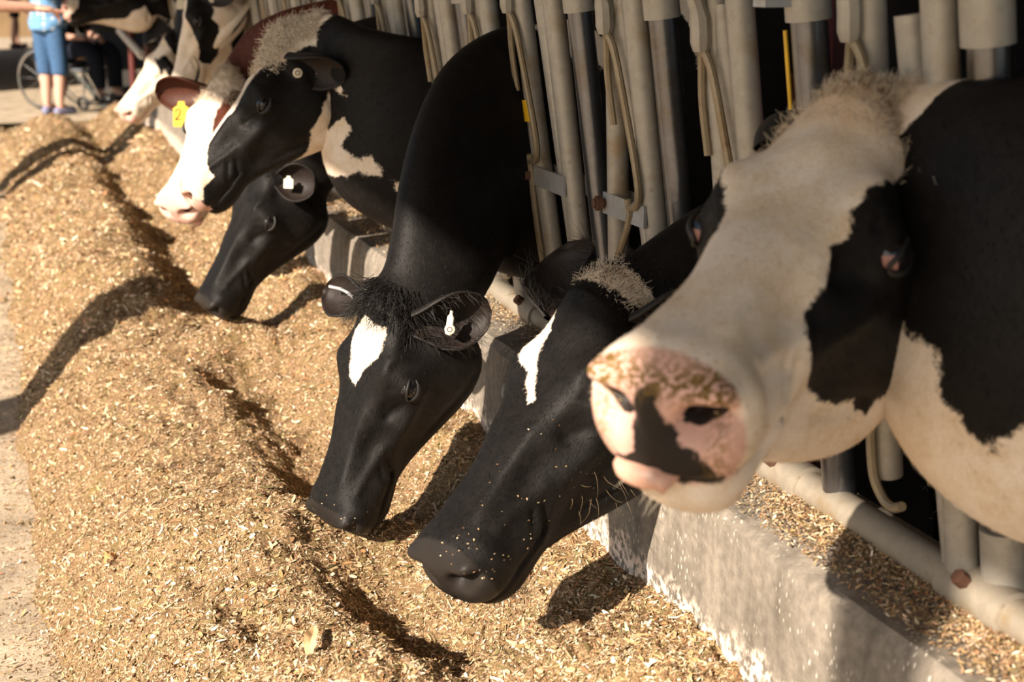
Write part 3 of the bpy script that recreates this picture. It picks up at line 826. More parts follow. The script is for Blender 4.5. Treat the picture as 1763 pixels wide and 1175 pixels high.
def stanchion(loopY, tubeY, postY, loopZ=1.30, foot=None, locked=0.0, far=False, label='', post_red=False, group=None):
    root = empty('stanchion', (PX0, tubeY, PZ0)); O = np.array((PX0, tubeY, PZ0))
    def B(mb, nm, mt, par=root):
        mb.v = [tuple(np.array(v) - O) for v in mb.v]
        return mb.build(nm, M[mt], par)
    n = 8 if far else 20
    zb = PZ0 + 0.015
    # fixed upright
    m = MB(); bar(m, tubeY - .0, zb, tubeY, TOPZ, .0215, 0, n); B(m, 'fixed_tube', 'galv')
    # polished post on the cow side
    if postY is not None:
        m = MB(); bar(m, postY, zb, postY, TOPZ, .024, .022, n); po = B(m, 'post', 'shiny')
        m = MB(); bar(m, postY, 1.33, postY, 1.62, .031, .022, n); B(m, 'sleeve', 'galv')
        m = MB(); bar(m, postY, zb - .01, postY, .74, .030, .022, n); B(m, 'sleeve', 'galv')
    # sloping tube
    m = MB(); bar(m, tubeY + .015, zb, tubeY + .065, 1.36, .020, .004, n); B(m, 'sloping_tube', 'galv')
    # swinging neck bar
    ft = loopY + (.10 if foot is None else foot)
    m = MB(); bar(m, ft, .74, loopY, 1.40, .0205, -.004, n); sb = B(m, 'neck_bar', 'galv')
    # latch finger and casting at the top
    m = MB()
    zc = loopZ
    pts = [(px(zc + .14) - .035, loopY - .0, zc + .14), (px(zc + .09) - .042, loopY - .005, zc + .09), (px(zc + .05) - .034, loopY - .002, zc + .05), (px(zc) - .036, loopY, zc - .0)]
    m.tube(spl(pts, 4), [.014] * 4 + [.013] * 4 + [.016] * 4 + [.012], 8); B(m, 'latch_finger', 'galv')
    # wire release rod: a long eye, a kink, then straight down
    m = MB()
    x_ = lambda z, d=0: px(z) - .030 - d
    yL = loopY
    r0 = .0068
    eye = [(x_(zc - .16), yL + .018, zc - .16), (x_(zc - .08), yL + .022, zc - .08), (x_(zc - .02), yL + .012, zc - .02), (x_(zc, .004), yL - .004, zc), (x_(zc - .03), yL - .020, zc - .03),
           (x_(zc - .12), yL - .042, zc - .12), (x_(zc - .22), yL - .062, zc - .22), (x_(zc - .275), yL - .064, zc - .275), (x_(zc - .30), yL - .045, zc - .298), (x_(zc - .305), yL - .012, zc - .305)]
    m.tube(spl(eye, 5), r0, 8 if not far else 6)
    yb = ft + .012
    low = [(x_(zc - .290), yL - .012, zc - .290), (x_(zc - .33), yL - .008, zc - .33), (x_(1.0 - .1), yL * .55 + yb * .45 - .01, .88), (x_(.78), yb - .02, .76), (x_(.72), yb - .035, .72), (x_(.71), yb - .06, .712), (x_(.725), yb - .085, .722)]
    m.tube(spl(low, 5), r0, 8 if not far else 6)
    B(m, 'release_rod', 'rod', sb)
    # link plate and pivot bolt
    zl = .985
    m = MB(); yl0 = tubeY - .01; yl1 = loopY + (ft - loopY) * (1.40 - zl) / .66 + .02
    m.box(px(zl) - .027, px(zl) - .021, yl0, yl1, zl - .02, zl + .02); B(m, 'link_plate', 'plate')
    m = MB(); m.box(px(zl) + .019, px(zl) + .025, yl0, yl1, zl - .02, zl + .02); B(m, 'link_plate', 'plate')
    m = MB(); yy = yl1 - .01; m.tube([(px(zl) - .050, yy, zl), (px(zl) + .035, yy, zl)], .009, 8); m.tube([(px(zl) - .046, yy, zl), (px(zl) - .034, yy, zl)], .014, 6)
    B(m, 'pivot_bolt', 'rust')
    # clamp collar on the lower rail, with its bolt
    m = MB(); m.tube([(PX0, tubeY - .11, PZ0), (PX0, tubeY - .108, PZ0), (PX0, tubeY + .02, PZ0), (PX0, tubeY + .022, PZ0)], [.028, .0335, .0335, .028], 18 if not far else 10); B(m, 'rail_collar', 'rail')
    m = MB(); m.tube([(PX0 - .024, tubeY - .035, PZ0 + .022), (PX0 - .036, tubeY - .035, PZ0 + .032)], .011, 6); B(m, 'collar_bolt', 'rust')
    tag(root, label, 'stanchion', group)
    return root
near = [(1.22, 1.10, 1.04, 1.31, .08, 'stanchion bars at the very edge beside the nearest cow'),
        (1.67, 1.53, 1.47, 1.325, .02, 'stanchion bars directly behind the poll of the nearest cow'),
        (2.10, 2.03, None, 1.29, .04, 'stanchion bars beside the red column, left of the nearest cow'),
        (2.48, 2.42, 2.36, 1.30, .16, 'stanchion bars with a silver link plate behind the striped cow'),
        (3.00, 2.82, 2.74, 1.32, -.02, 'stanchion bars with a small yellow sticker beside the diamond cow neck'),
        (3.28, 3.24, None, 1.31, .03, 'stanchion bars half hidden behind the diamond cow neck'),
        (3.68, 3.56, 3.49, 1.29, .06, 'stanchion bars between the diamond cow and the curly polled cow'),
        (4.14, 4.04, 3.97, 1.31, .04, 'stanchion bars just behind the neck of the curly polled cow'),
        (4.62, 4.50, 4.43, 1.31, .05, 'stanchion bars between the small black cow and the red cow')]
for (a, b_, c, d, e, lb) in near:
    so_ = stanchion(a, b_, c, d, e, label=lb)
    if a == 3.00:
        st_ = MB().tube([(px(1.10) - .006, 2.996, 1.10), (px(1.145) - .006, 2.997, 1.145)], .0222, 14, False)
        st_.v = [tuple(np.array(v) - np.array((PX0, b_, PZ0))) for v in st_.v]
        st_.build('sticker', M['yellow'], so_)
ly = 5.10
ORD = iter(('first', 'second', 'third', 'fourth', 'fifth', 'sixth', 'seventh', 'eighth', 'ninth', 'tenth', 'eleventh', 'twelfth', 'thirteenth'))
while ly < FAR - .3:
    stanchion(ly, ly - .12, ly - .19, 1.30, .05, far=True, label='%s stanchion beyond the red cow, counted away from the camera' % next(ORD), group='distant stanchions')
    ly += .48

def sub(mb, nm, mt, par, O):
    mb.v = [tuple(np.array(v) - O) for v in mb.v]; return mb.build(nm, M[mt], par, smooth=True)
#FEED
# ------------------------------------------------------------------ feed
MUZ = [(.66, 2.82, -.16, .13), (.64, 4.45, -.14, .13), (.72, 2.08, -.12, .16), (.50, 2.75, .03, .08)]
def feed_h(x, y):
    edge = 0.05 * np.clip(3.3 - y, 0, 1) + 0.05 * vnoise(y * 1.7, y * 0, 3) + 0.03 * vnoise(y * 5, y * 0, 4)
    cr = 0.47 + 0.07 * vnoise(y * 1.1, y * 0, 7)
    crh = 0.32 + 0.09 * vnoise(y * 1.35 + 3.0, y * 0, 9)
    t = np.clip((x - edge) / (cr - edge), 0, 1)
    lefts = crh * (1 - (1 - t) ** 1.7)
    trx = 0.66 + 0.05 * vnoise(y * 1.6, y * 0, 12)
    trh = 0.19 + 0.07 * vnoise(y * 1.9, y * 0, 14)
    t2 = np.clip((x - cr) / (trx - cr), 0, 1); t2 = t2 * t2 * (3 - 2 * t2)
    mid = crh * (1 - t2) + trh * t2
    bh = 0.40 + 0.06 * vnoise(y * 1.5, y * 0, 16)
    t3 = np.clip((x - trx) / (0.94 - trx), 0, 1); t3 = t3 * t3 * (3 - 2 * t3)
    right = trh * (1 - t3) + bh * t3
    h = np.where(x < cr, lefts, np.where(x < trx, mid, right))
    amp = np.clip((x - edge) / 0.12, 0, 1)
    h = h + amp * (0.070 * vnoise(x * 4.5, y * 3.2, 21) + 0.036 * vnoise(x * 11, y * 9, 22) + 0.022 * vnoise(x * 27, y * 24, 23) + 0.012 * vnoise(x * 70, y * 66, 24))
    for (mx, my, d, r) in MUZ:
        h = h - d * np.exp(-(((x - mx) / r) ** 2 + ((y - my) / (r * 1.2)) ** 2))
    far = np.clip((14.0 + 0.3 * vnoise(x * 4, y * 0, 31) - y) / 1.2, 0, 1)
    return np.maximum(h * far * (1 - .28 * np.clip((y - 7) / 6, 0, 1)), 0) - 0.004 * (amp <= 0)
def m_feed(name):
    t = NT(name)
    c = t.attr('col').outputs['Color']
    t.col(c); t.set(Roughness=0.75); t.b.inputs['Specular IOR Level'].default_value = 0.25
    return t.m
def m_feedbase(name):
    t = NT(name)
    n1 = t.noise(140, 4, 0.65); n2 = t.noise(20, 4)
    c = t.ramp(n1, [(0.30, (0.08, 0.045, 0.018)), (0.5, (0.27, 0.165, 0.08)), (0.68, (0.46, 0.32, 0.18))])
    c = t.mix(t.smooth(n2, 0.45, 0.7), c, (0.22, 0.15, 0.055))
    t.col(c); t.set(Roughness=0.9); t.bump(n1, 1.0, 0.008)
    return t.m
M['feed'] = m_feed('chopped_feed'); M['feedbase'] = m_feedbase('feed_bed')
PAL = np.array([(.54, .37, .215), (.68, .53, .35), (.42, .265, .135), (.21, .125, .06), (.18, .14, .06), (.46, .225, .10), (.80, .68, .51), (.33, .215, .105)])
PW = np.array([.22, .15, .17, .14, .12, .05, .06, .09]); PW /= PW.sum()

def chips(name, X, Y, Z, N, ln, wd, parent=None, tilt=.45, lift=.5):
    n = len(X)
    a = rng.uniform(0, 2 * PI, n)
    N = N / np.linalg.norm(N, axis=1)[:, None]
    N = N + rng.normal(size=(n, 3)) * tilt; N /= np.linalg.norm(N, axis=1)[:, None]
    t = np.stack([np.cos(a), np.sin(a), 0 * a], 1); t -= N * (t * N).sum(1)[:, None]; t /= np.linalg.norm(t, axis=1)[:, None]
    s = np.cross(N, t)
    c = np.stack([X, Y, Z], 1) + N * (wd * lift)[:, None]
    bend = rng.normal(size=n) * .22
    tw = rng.normal(size=n) * .3
    hl = ln / 2; hw = wd / 2
    P = []
    for (q, tp) in ((-1, .55), (0, 1.0), (1, .5)):
        mid = c + t * (hl * q)[:, None] + N * (bend * hl * (abs(q)))[:, None]
        sd_ = s * np.cos(tw * q)[:, None] + N * np.sin(tw * q)[:, None]
        P += [mid + sd_ * (hw * tp)[:, None], mid - sd_ * (hw * tp)[:, None]]
    V = np.stack(P, 1).reshape(-1, 3)
    b = (np.arange(n) * 6)[:, None]
    Q = np.concatenate([b + np.array([[0, 1, 3, 2]]), b + np.array([[2, 3, 5, 4]])], 1).reshape(-1, 4)
    me = bpy.data.meshes.new(name); fastmesh(me, V, Q, False)
    ci = rng.choice(len(PAL), n, p=PW)
    colr = PAL[ci] * rng.uniform(.75, 1.2, (n, 1)) * rng.uniform(.92, 1.08, (n, 3))
    at = me.attributes.new('col', 'FLOAT_COLOR', 'POINT')
    full = np.ones((n, 6, 4), np.float32); full[:, :, :3] = np.clip(colr, 0, 1)[:, None, :]
    at.data.foreach_set('color', full.ravel())
    o = link(name, me, M['feed'], parent)
    return o

def feed():
    ys = [1.0]
    while ys[-1] < 14.5: ys.append(ys[-1] + .0042 * ys[-1])
    ys = np.array(ys); xs = np.linspace(-.12, 1.004, 170)
    XX, YY = np.meshgrid(xs, ys); H = feed_h(XX, YY)
    V = np.stack([XX, YY, H], -1).reshape(-1, 3)
    ny, nx = XX.shape
    i = (np.arange(ny - 1)[:, None] * nx + np.arange(nx - 1)[None, :]).ravel()
    Q = np.stack([i, i + 1, i + 1 + nx, i + nx], 1)
    me = bpy.data.meshes.new('feed_pile'); fastmesh(me, V, Q)
    o = link('feed_pile', me, M['feedbase'])
    tag(o, 'long windrow of golden chopped silage and straw feed along the kerb', 'feed', kind='stuff')
    n = 420000
    q = rng.uniform(0, 1, n); y = 1 / (1 / 1.35 * (1 - q) + 1 / 14.2 * q)
    x = rng.uniform(-.16, 1.0, n)
    keep = (x > .02) | (rng.uniform(0, 1, n) < np.clip((x + .16) / .2, 0, 1) ** 1.5 * .6)
    x, y = x[keep], y[keep]; n = len(x)
    h = feed_h(x, y); e = .004
    N = np.stack([-(feed_h(x + e, y) - h) / e, -(feed_h(x, y + e) - h) / e, np.ones(n)], 1)
    big = rng.uniform(0, 1, n)
    ln = np.where(big < .78, rng.uniform(.0032, .0085, n), np.where(big < .975, rng.uniform(.008, .018, n), rng.uniform(.016, .034, n)))
    wd = ln * rng.uniform(.18, .55, n); wd = np.where(big > .85, ln * rng.uniform(.08, .24, n), wd)
    fs = np.clip(y / 4.0, .9, 2.2); ln = ln * fs; wd = wd * fs
    c = chips('feed_chips', x, y, np.maximum(h, 0.0), N, ln, wd, o)
    c['kind'] = 'stuff'
    # crumbs lying on the kerb
    n = 42000
    q = rng.uniform(0, 1, n); y = 1 / (1 / 1.15 * (1 - q) + 1 / 12. * q)
    x = KERB_X + .015 + .11 * rng.beta(2.2, 1.2, n)
    keep = rng.uniform(0, 1, n) < .25 + 1.2 * np.clip(vnoise(y * 7, x * 12, 41) + .45 + (x - 1.06) * 5, 0, 1); x, y = x[keep], y[keep]; n = len(x)
    z = KERB_Z + .003 + .012 * np.clip((x - 1.04) / .07, 0, 1) * (1 + vnoise(y * 14, x * 14, 43)) + rng.uniform(0, .008, n)
    ln = rng.uniform(.003, .012, n) * np.clip(y / 4, .9, 2); wd = ln * rng.uniform(.12, .4, n)
    c2 = chips('kerb_crumbs', x, y, z, np.tile((0, 0, 1.0), (n, 1)), ln, wd, None, .35, .4)
    tag(c2, 'scattered feed crumbs lying on the kerb top', 'feed', kind='stuff')
    return o
feed()
#DETAIL
# ------------------------------------------------------------------ hair, tags, tongues
def vattr(cw):
    me = cw['body'].data; n = len(me.vertices)
    a = np.zeros(n, np.float32); b_ = np.zeros(n, np.float32); co = np.zeros(n * 3, np.float32); no = np.zeros(n * 3, np.float32)
    me.attributes['hx'].data.foreach_get('value', a); me.attributes['tau'].data.foreach_get('value', b_)
    me.vertices.foreach_get('co', co)
    me.vertex_normals.foreach_get('vector', no)
    return a, b_, co.reshape(-1, 3), no.reshape(-1, 3)
def hair(cw, name, hx0, hx1, t0, t1, n, length, mat, loc=(0, 0, 0), nw=1.0, curl=.3, r=.0008, seed=1, grav=0.0, clump=0):
    a, b_, co, no = vattr(cw)
    ok = np.where((a > hx0) & (a < hx1) & (b_ > t0) & (b_ < t1))[0]
    g = np.random.default_rng(seed)
    i = g.choice(ok, n)
    d = no[i] * nw + (cw['R'] @ np.array(loc, float))[None, :] + g.normal(size=(n, 3)) * .18
    if clump:
        cc = g.normal(size=(clump, 3)); lab = ((co[i] * 37.0).sum(1) * 3).astype(int) % clump
        d = d + cc[lab] * .5
    rts = co[i] + g.normal(size=(n, 3)) * .0025
    return strands(name, cw['root'], rts, d, length, mat, curl, r, 6, seed, grav)
hair(cowD, 'poll_hair', -.045, .085, -.34, .25, 7500, .038, 'hair_white', (.25, 0, .1), .7, .75, .0011, 2, 0, 23)
hair(cowD, 'poll_hair', -.02, .12, -.28, .12, 2500, .022, 'hair_cream', (.6, 0, .1), .5, .5, .0009, 3, 0, 17)
hair(cowE, 'poll_hair', -.03, .10, -.34, .2, 3000, .024, 'hair_cream', (.5, 0, .1), .6, .6, .0010, 4, 0, 17)
hair(cowA, 'poll_hair', -.09, .06, -.42, .30, 5200, .019, 'hair_cream', (.1, 0, .1), .7, .3, .0005, 5, 0, 19)
hair(cowA, 'poll_hair', -.05, .035, -.05, .24, 900, .017, 'hair_brown', (.2, .6, .1), .4, .3, .0005, 6, 0, 9)
hair(cowC, 'forelock', -.03, .045, -.26, .28, 1700, .052, 'hair_dark', (.75, 0, .2), .6, .12, .0008, 7, .05)
hair(cowB, 'poll_hair', -.04, .015, -.12, .30, 1600, .014, 'hair_white', (.1, .3, -.1), .5, .2, .0007, 8, .03)
hair(cowB, 'poll_hair', -.07, .03, -.45, .5, 1800, .012, 'hair_dark', (.2, .1, .1), .6, .2, .0007, 9, .03)
hair(cowB, 'cheek_hair', .13, .30, .42, .85, 34, .034, 'hair_brown', (.3, .2, -.3), .7, .2, .0004, 10, .05)
hair(cowA, 'whiskers', .40, .50, .62, .99, 40, .028, 'hair_white', (.4, .1, -.5), 1., .06, .0003, 11)
hair(cowA, 'whiskers', .40, .50, -.99, -.62, 25, .024, 'hair_white', (.4, -.1, -.5), 1., .06, .0003, 12)
hair(cowB, 'whiskers', .44, .50, .72, 1.0, 60, .03, 'hair_brown', (.4, .1, -.5), 1., .06, .0005, 13)
hair(cowF, 'poll_hair', -.03, .04, -.26, .28, 500, .03, 'hair_dark', (.6, 0, .2), .6, .2, .001, 14)

def coat_hair(cw, coat, n, hx0, hx1, length, width, seed=0):
    """short hair lying along the skin; takes its colour from the coat pattern at its root"""
    me = cw['body'].data
    a, b_, co, no = vattr(cw)
    blk = np.zeros(len(a), np.float32); me.attributes['blk'].data.foreach_get('value', blk)
    sk = np.zeros(len(a), np.float32); me.attributes['skin'].data.foreach_get('value', sk)
    npoly = len(me.polygons); ls = np.zeros(npoly, np.int32); lt = np.zeros(npoly, np.int32)
    me.polygons.foreach_get('loop_start', ls); me.polygons.foreach_get('loop_total', lt)
    vi = np.zeros(len(me.loops), np.int32); me.loops.foreach_get('vertex_index', vi)
    qs = ls[lt == 4]; Qd = np.stack([vi[qs + k_] for k_ in range(4)], 1)
    hq = a[Qd].mean(1); Qd = Qd[(hq > hx0) & (hq < hx1) & (sk[Qd].max(1) < .3)]
    ar = np.linalg.norm(np.cross(co[Qd[:, 1]] - co[Qd[:, 0]], co[Qd[:, 3]] - co[Qd[:, 0]]), axis=1)
    g = np.random.default_rng(seed); f_ = g.choice(len(Qd), n, p=ar / ar.sum()); q = Qd[f_]
    u_ = g.uniform(0, 1, (n, 1)); v_ = g.uniform(0, 1, (n, 1))
    W4 = np.concatenate([(1 - u_) * (1 - v_), u_ * (1 - v_), u_ * v_, (1 - u_) * v_], 1)
    P = (co[q] * W4[:, :, None]).sum(1); N = (no[q] * W4[:, :, None]).sum(1); N /= np.linalg.norm(N, axis=1)[:, None]
    B_ = (blk[q] * W4).sum(1); hq = (a[q] * W4).sum(1)
    # hair runs from the poll to the nose on the face and backwards on the neck
    fwd = cw['R'][:, 0]
    d = np.where((hq > -.02)[:, None], fwd[None, :] * .8, np.array((.5, 0, -.7))[None, :])
    d = d - N * (d * N).sum(1)[:, None]; d /= np.linalg.norm(d, axis=1)[:, None] + 1e-6
    d = d + g.normal(size=(n, 3)) * .35; d -= N * (d * N).sum(1)[:, None]; d /= np.linalg.norm(d, axis=1)[:, None] + 1e-6
    s_ = np.cross(N, d) + N * g.normal(size=(n, 1)) * .35; s_ /= np.linalg.norm(s_, axis=1)[:, None]
    ln = length * g.uniform(.5, 1.3, (n, 1)); lf = g.uniform(.10, .45, (n, 1))
    V = []
    for (t, w_) in ((0, 1.), (.5, .8), (1., .15)):
        c_ = P + d * ln * t + N * ln * lf * t * (1.35 - .6 * t) + N * .0002
        V += [c_ + s_ * width * w_ * .5, c_ - s_ * width * w_ * .5]
    V = np.stack(V, 1).reshape(-1, 3)
    bs = (np.arange(n) * 6)[:, None]
    Q = np.concatenate([bs + np.array([[0, 1, 3, 2]]), bs + np.array([[2, 3, 5, 4]])], 1).reshape(-1, 4)
    mm = bpy.data.meshes.new('coat_hair'); fastmesh(mm, V, Q, True)
    at = mm.attributes.new('blk', 'FLOAT', 'POINT'); at.data.foreach_set('value', np.repeat(B_, 6).astype(np.float32))
    o = link('coat_hair', mm, M[coat], cw['root']); o['kind'] = 'stuff'
    return o
coat_hair(cowA, 'coat', 60000, -.5, .50, .0075, .00055, 1)
coat_hair(cowB, 'coat', 45000, -.12, .50, .0070, .00060, 2)
coat_hair(cowC, 'coat', 50000, -.45, .50, .0070, .00060, 3)
coat_hair(cowD, 'coat', 30000, -.35, .50, .0080, .00080, 4)
coat_hair(cowF, 'coat', 10000, -.10, .50, .0080, .0010, 5)
coat_hair(cowE, 'coat_red', 10000, -.05, .50, .0080, .0010, 6)

def face_crumbs(cw, n, hx0, hx1, t0, t1, seed):
    a, b_, co, no = vattr(cw); g = np.random.default_rng(seed)
    ok = np.where((a > hx0) & (a < hx1) & (b_ > t0) & (b_ < t1))[0]; i = g.choice(ok, n)
    ln = g.uniform(.0012, .0036, n)
    o = chips('feed_crumbs', co[i][:, 0], co[i][:, 1], co[i][:, 2], no[i] + 1e-4, ln, ln * .6, cw['root'], .3, .6)
    o['kind'] = 'stuff'
face_crumbs(cowB, 45, .22, .47, .05, .62, 1)
face_crumbs(cowB, 30, .44, .50, .0, .45, 2)
face_crumbs(cowC, 60, .40, .50, -.4, .6, 3)
face_crumbs(cowA, 160, .455, .512, -.5, .62, 4)

def loftpts(cw, pts, wy, wz, name, mat, n=14):
    """flattened lobe along points in head space"""
    P = spl(pts, 5); m = len(P)
    a = np.interp(np.linspace(0, 1, m), np.linspace(0, 1, len(wy)), wy); c = np.interp(np.linspace(0, 1, m), np.linspace(0, 1, len(wz)), wz)
    V = []; Fc = []
    T = np.gradient(P, axis=0); T /= np.linalg.norm(T, axis=1)[:, None]
    for i in range(m):
        u_ = np.cross(T[i], (0, 1, 0)); u_ /= np.linalg.norm(u_); l_ = np.cross(u_, T[i])
        for k_ in range(n):
            th = 2 * PI * k_ / n
            V.append(cw['toW'](P[i] + l_ * a[i] * math.cos(th) + u_ * c[i] * math.sin(th)))
    for i in range(m - 1):
        for k_ in range(n):
            q = i * n + k_; q2 = i * n + (k_ + 1) % n
            Fc.append((q, q2, q2 + n, q + n))
    Fc.append(tuple(range(n))); Fc.append(tuple((m - 1) * n + k_ for k_ in range(n)))
    return MB().add(V, Fc).build(name, M[mat], cw['root'], autos=180)
loftpts(cowA, [(.40, -.005, -.134), (.47, -.012, -.136), (.505, -.018, -.139), (.517, -.022, -.144), (.521, -.023, -.150)], [.03, .036, .036, .032, .012], [.008, .011, .013, .012, .005], 'tongue', 'tongue')
loftpts(cowE, [(.42, .02, -.146), (.47, .035, -.148), (.492, .045, -.156), (.497, .05, -.163)], [.02, .022, .02, .008], [.008, .010, .010, .004], 'tongue', 'tongue')
# pale corner of the eyes of the nearest cow: a shell over the front of each eyeball
for sg in (1, -1):
    ec = cowA['toW']((.168, .1045 * sg, -.062)); V = []; Fc = []
    f1 = cowA['R'][:, 0]; n1_ = cowA['R'][:, 1] * sg; u1 = cowA['R'][:, 2]
    for i in range(7):
        for j in range(9):
            al = math.radians(46 + 44 * i / 6); be = math.radians(-24 + 48 * j / 8)
            V.append(ec + (n1_ * math.cos(al) * math.cos(be) + f1 * math.sin(al) * math.cos(be) + u1 * math.sin(be)) * .0236)
    for i in range(6):
        for j in range(8):
            a = i * 9 + j; Fc.append((a, a + 1, a + 10, a + 9))
    MB().add(V, Fc).build('sclera', M['lidpink'], cowA['root'], autos=180)

def eartag(e, a, w_, d, size, mat, name='ear_tag', lab=None, nrm=None, upv=None):
    """small flap with rounded shoulders hanging from the ear"""
    c = at_ear(e, a, w_, d)
    n_ = np.array(nrm if nrm is not None else e['n'], float); n_ /= np.linalg.norm(n_)
    up_ = np.array(upv if upv is not None else (0, 0, 1.0), float); up_ -= n_ * (up_ @ n_); up_ /= np.linalg.norm(up_)
    s_ = np.cross(up_, n_)
    W_, H_ = size
    prof = [(-.18, .5), (.18, .5), (.22, .34), (.5, .22), (.5, -.46), (.44, -.5), (-.44, -.5), (-.5, -.46), (-.5, .22), (-.22, .34)]
    V = []
    for t in (-.0012, .0012):
        for (x, y) in prof: V.append(c + s_ * x * W_ + up_ * (y - .35) * H_ + n_ * t)
    k_ = len(prof)
    Fc = [tuple(range(k_))[::-1], tuple(k_ + i for i in range(k_))] + [(i, (i + 1) % k_, (i + 1) % k_ + k_, i + k_) for i in range(k_)]
    o = MB().add(V, Fc).build(name, M[mat], e['o'], smooth=False)
    if lab: o['label'] = lab
    return o, c, s_, up_, n_
def button(e, a, w_, d, r, mat, nrm):
    c = at_ear(e, a, w_, d); n_ = np.array(nrm, float); n_ /= np.linalg.norm(n_)
    o = MB().tube([c - n_ * .003, c + n_ * .003, c + n_ * .0045], [r, r, r * .7], 18).build('tag_button', M[mat], e['o'])
    u_ = np.cross(n_, (0, 0, 1.)); u_ /= np.linalg.norm(u_); v_ = np.cross(n_, u_)
    ring = [c + n_ * .0045 + (u_ * math.cos(t) + v_ * math.sin(t)) * r * .45 for t in np.linspace(0, 2 * PI, 17)]
    MB().tube(ring, r * .09, 6, False).build('button_ring', M['rust'], o)
    return o
TOC = lambda p: -np.array(p, float) / np.linalg.norm(p)
button(eD1, .30, .0, .035, .0125, 'tagwhite', (-.2, -1, .1))
tg, c, s_, up_, n_ = eartag(eE2, .52, .03, .03, (.055, .082), 'yellow', lab='yellow plastic ear tag with a handwritten 2', nrm=(-.35, -1, .15))
def stroke(pts, r, par):
    P = [c + s_ * x + up_ * y + n_ * .0016 for (x, y) in pts]
    return MB().tube(spl(P, 4), r, 6).build('number', M['ink'], par)
stroke([(-.020, -.022), (-.014, -.014), (-.006, -.014), (-.003, -.022), (-.010, -.036), (-.020, -.046), (-.011, -.046), (-.001, -.045)], .0019, tg)
eartag(eF1, .42, .012, .020, (.030, .036), 'tagwhite', nrm=(-.6, -.8, .15))
eartag(eG2, .5, 0, .03, (.035, .05), 'tagwhite', nrm=(-.3, -1, .1))
eartag(eC1, .50, .015, .012, (.016, .048), 'tagwhite', nrm=(-.9, -.5, .1), upv=(.25, 0, 1))
button(eC1, .47, -.010, .026, .010, 'tagwhite', (-.3, -1, .15))
MB().tube(spl([at_ear(eC2, .75, -.012, .012), at_ear(eC2, .5, -.014, .010), at_ear(eC2, .25, -.006, .016)], 4), .0035, 8).build('ear_clip', M['plate'], eC2['o'])

# ------------------------------------------------------------------ larger flakes in the feed
def flake(label, x, y, L_, W_, ang, colr, tilt=.3):
    z = float(feed_h(np.array([x]), np.array([y]))[0])
    g = np.random.default_rng(int(x * 1000 + y * 77))
    n = 7; V = []; Fc = []
    for i in range(n):
        t = i / (n - 1); w_ = W_ * math.sin(PI * min(.96, t * .9 + .06)) ** .6
        cz = tilt * L_ * (t - .3) + .012 * math.sin(t * 5)
        for (q, zz) in ((-.5, .3), (0, 0), (.5, .35)):
            px_ = (t - .5) * L_; py_ = q * w_
            V.append((px_ * math.cos(ang) - py_ * math.sin(ang), px_ * math.sin(ang) + py_ * math.cos(ang), cz + zz * w_))
    m = len(V)
    V += [(a, b_, c_ - .0012) for (a, b_, c_) in V]
    for i in range(n - 1):
        for j in range(2):
            a = i * 3 + j
            Fc.append((a, a + 1, a + 4, a + 3)); Fc.append((m + a, m + a + 3, m + a + 4, m + a + 1))
    for i in range(n - 1):
        for j in (0, 2):
            a = i * 3 + j; Fc.append((a, a + 3, a + 3 + m, a + m))
    o = MB().add(V, Fc).build('corn_husk', colr, None); o.location = (x, y, z + .008)
    tag(o, label, 'husk', 'corn husk flakes')
M['husk'] = plain('dry_husk', (.62, .42, .22), .7, 0, .3, .25, 90, .3)
M['husk_o'] = plain('orange_husk', (.50, .24, .09), .7, 0, .3, .25, 90, .3)
flake('large pale husk flake in the trough left of the diamond cow', .66, 3.25, .075, .020, 2.0, M['husk'])
flake('orange husk flake near the bottom left of the feed', .10, 2.72, .045, .018, .4, M['husk_o'])
flake('pale upright husk at the bottom of the feed below the black muzzles', .42, 2.25, .06, .022, 1.2, M['husk'], .8)
flake('pale husk flake below the muzzle of the striped cow', .72, 1.95, .055, .022, .5, M['husk'])
flake('orange husk flake on the left flank of the feed ridge', .16, 3.15, .04, .016, .8, M['husk_o'])
flake('pale husk flake on the bank beneath the nearest muzzle', .86, 1.85, .06, .02, .9, M['husk'])

#BACK
# ------------------------------------------------------------------ red column, gate and far end
O = np.array((1.155, 2.0, COW_FLOOR))
root = empty('barn_column', O)
sub(MB().box(1.155, 1.215, 1.975, 2.02, COW_FLOOR, 3.55), 'column_web', 'red', root, O)
sub(MB().box(1.145, 1.155, 1.955, 2.04, COW_FLOOR, 3.55), 'column_flange', 'red', root, O)
tag(root, 'dark red steel barn column behind the nearest cow', 'column')
O = np.array((px(.7) , 1.85, PZ0))
root = empty('reflector_post', O)
m = MB(); bar(m, 1.85, PZ0 + .015, 1.85, TOPZ, .0255, .010, 16); sub(m, 'post', 'shiny', root, O)
m = MB(); bar(m, 1.85, 1.345, 1.85, 1.62, .032, .010, 16); sub(m, 'sleeve', 'galv', root, O)
m = MB(); bar(m, 1.874, .8, 1.874, 1.33, .003, -.014, 6); sub(m, 'yellow_stripe', 'yellow', root, O)
m = MB(); bar(m, 1.882, .8, 1.882, 1.27, .006, -.006, 8); sub(m, 'red_band', 'red', root, O)
m = MB(); m.box(px(1.36) - .06, px(1.36) - .01, 1.84, 1.875, 1.362, 1.372); sub(m, 'bracket', 'plate', root, O)
tag(root, 'polished post with a yellow and red reflective edge behind the nearest cow', 'post')
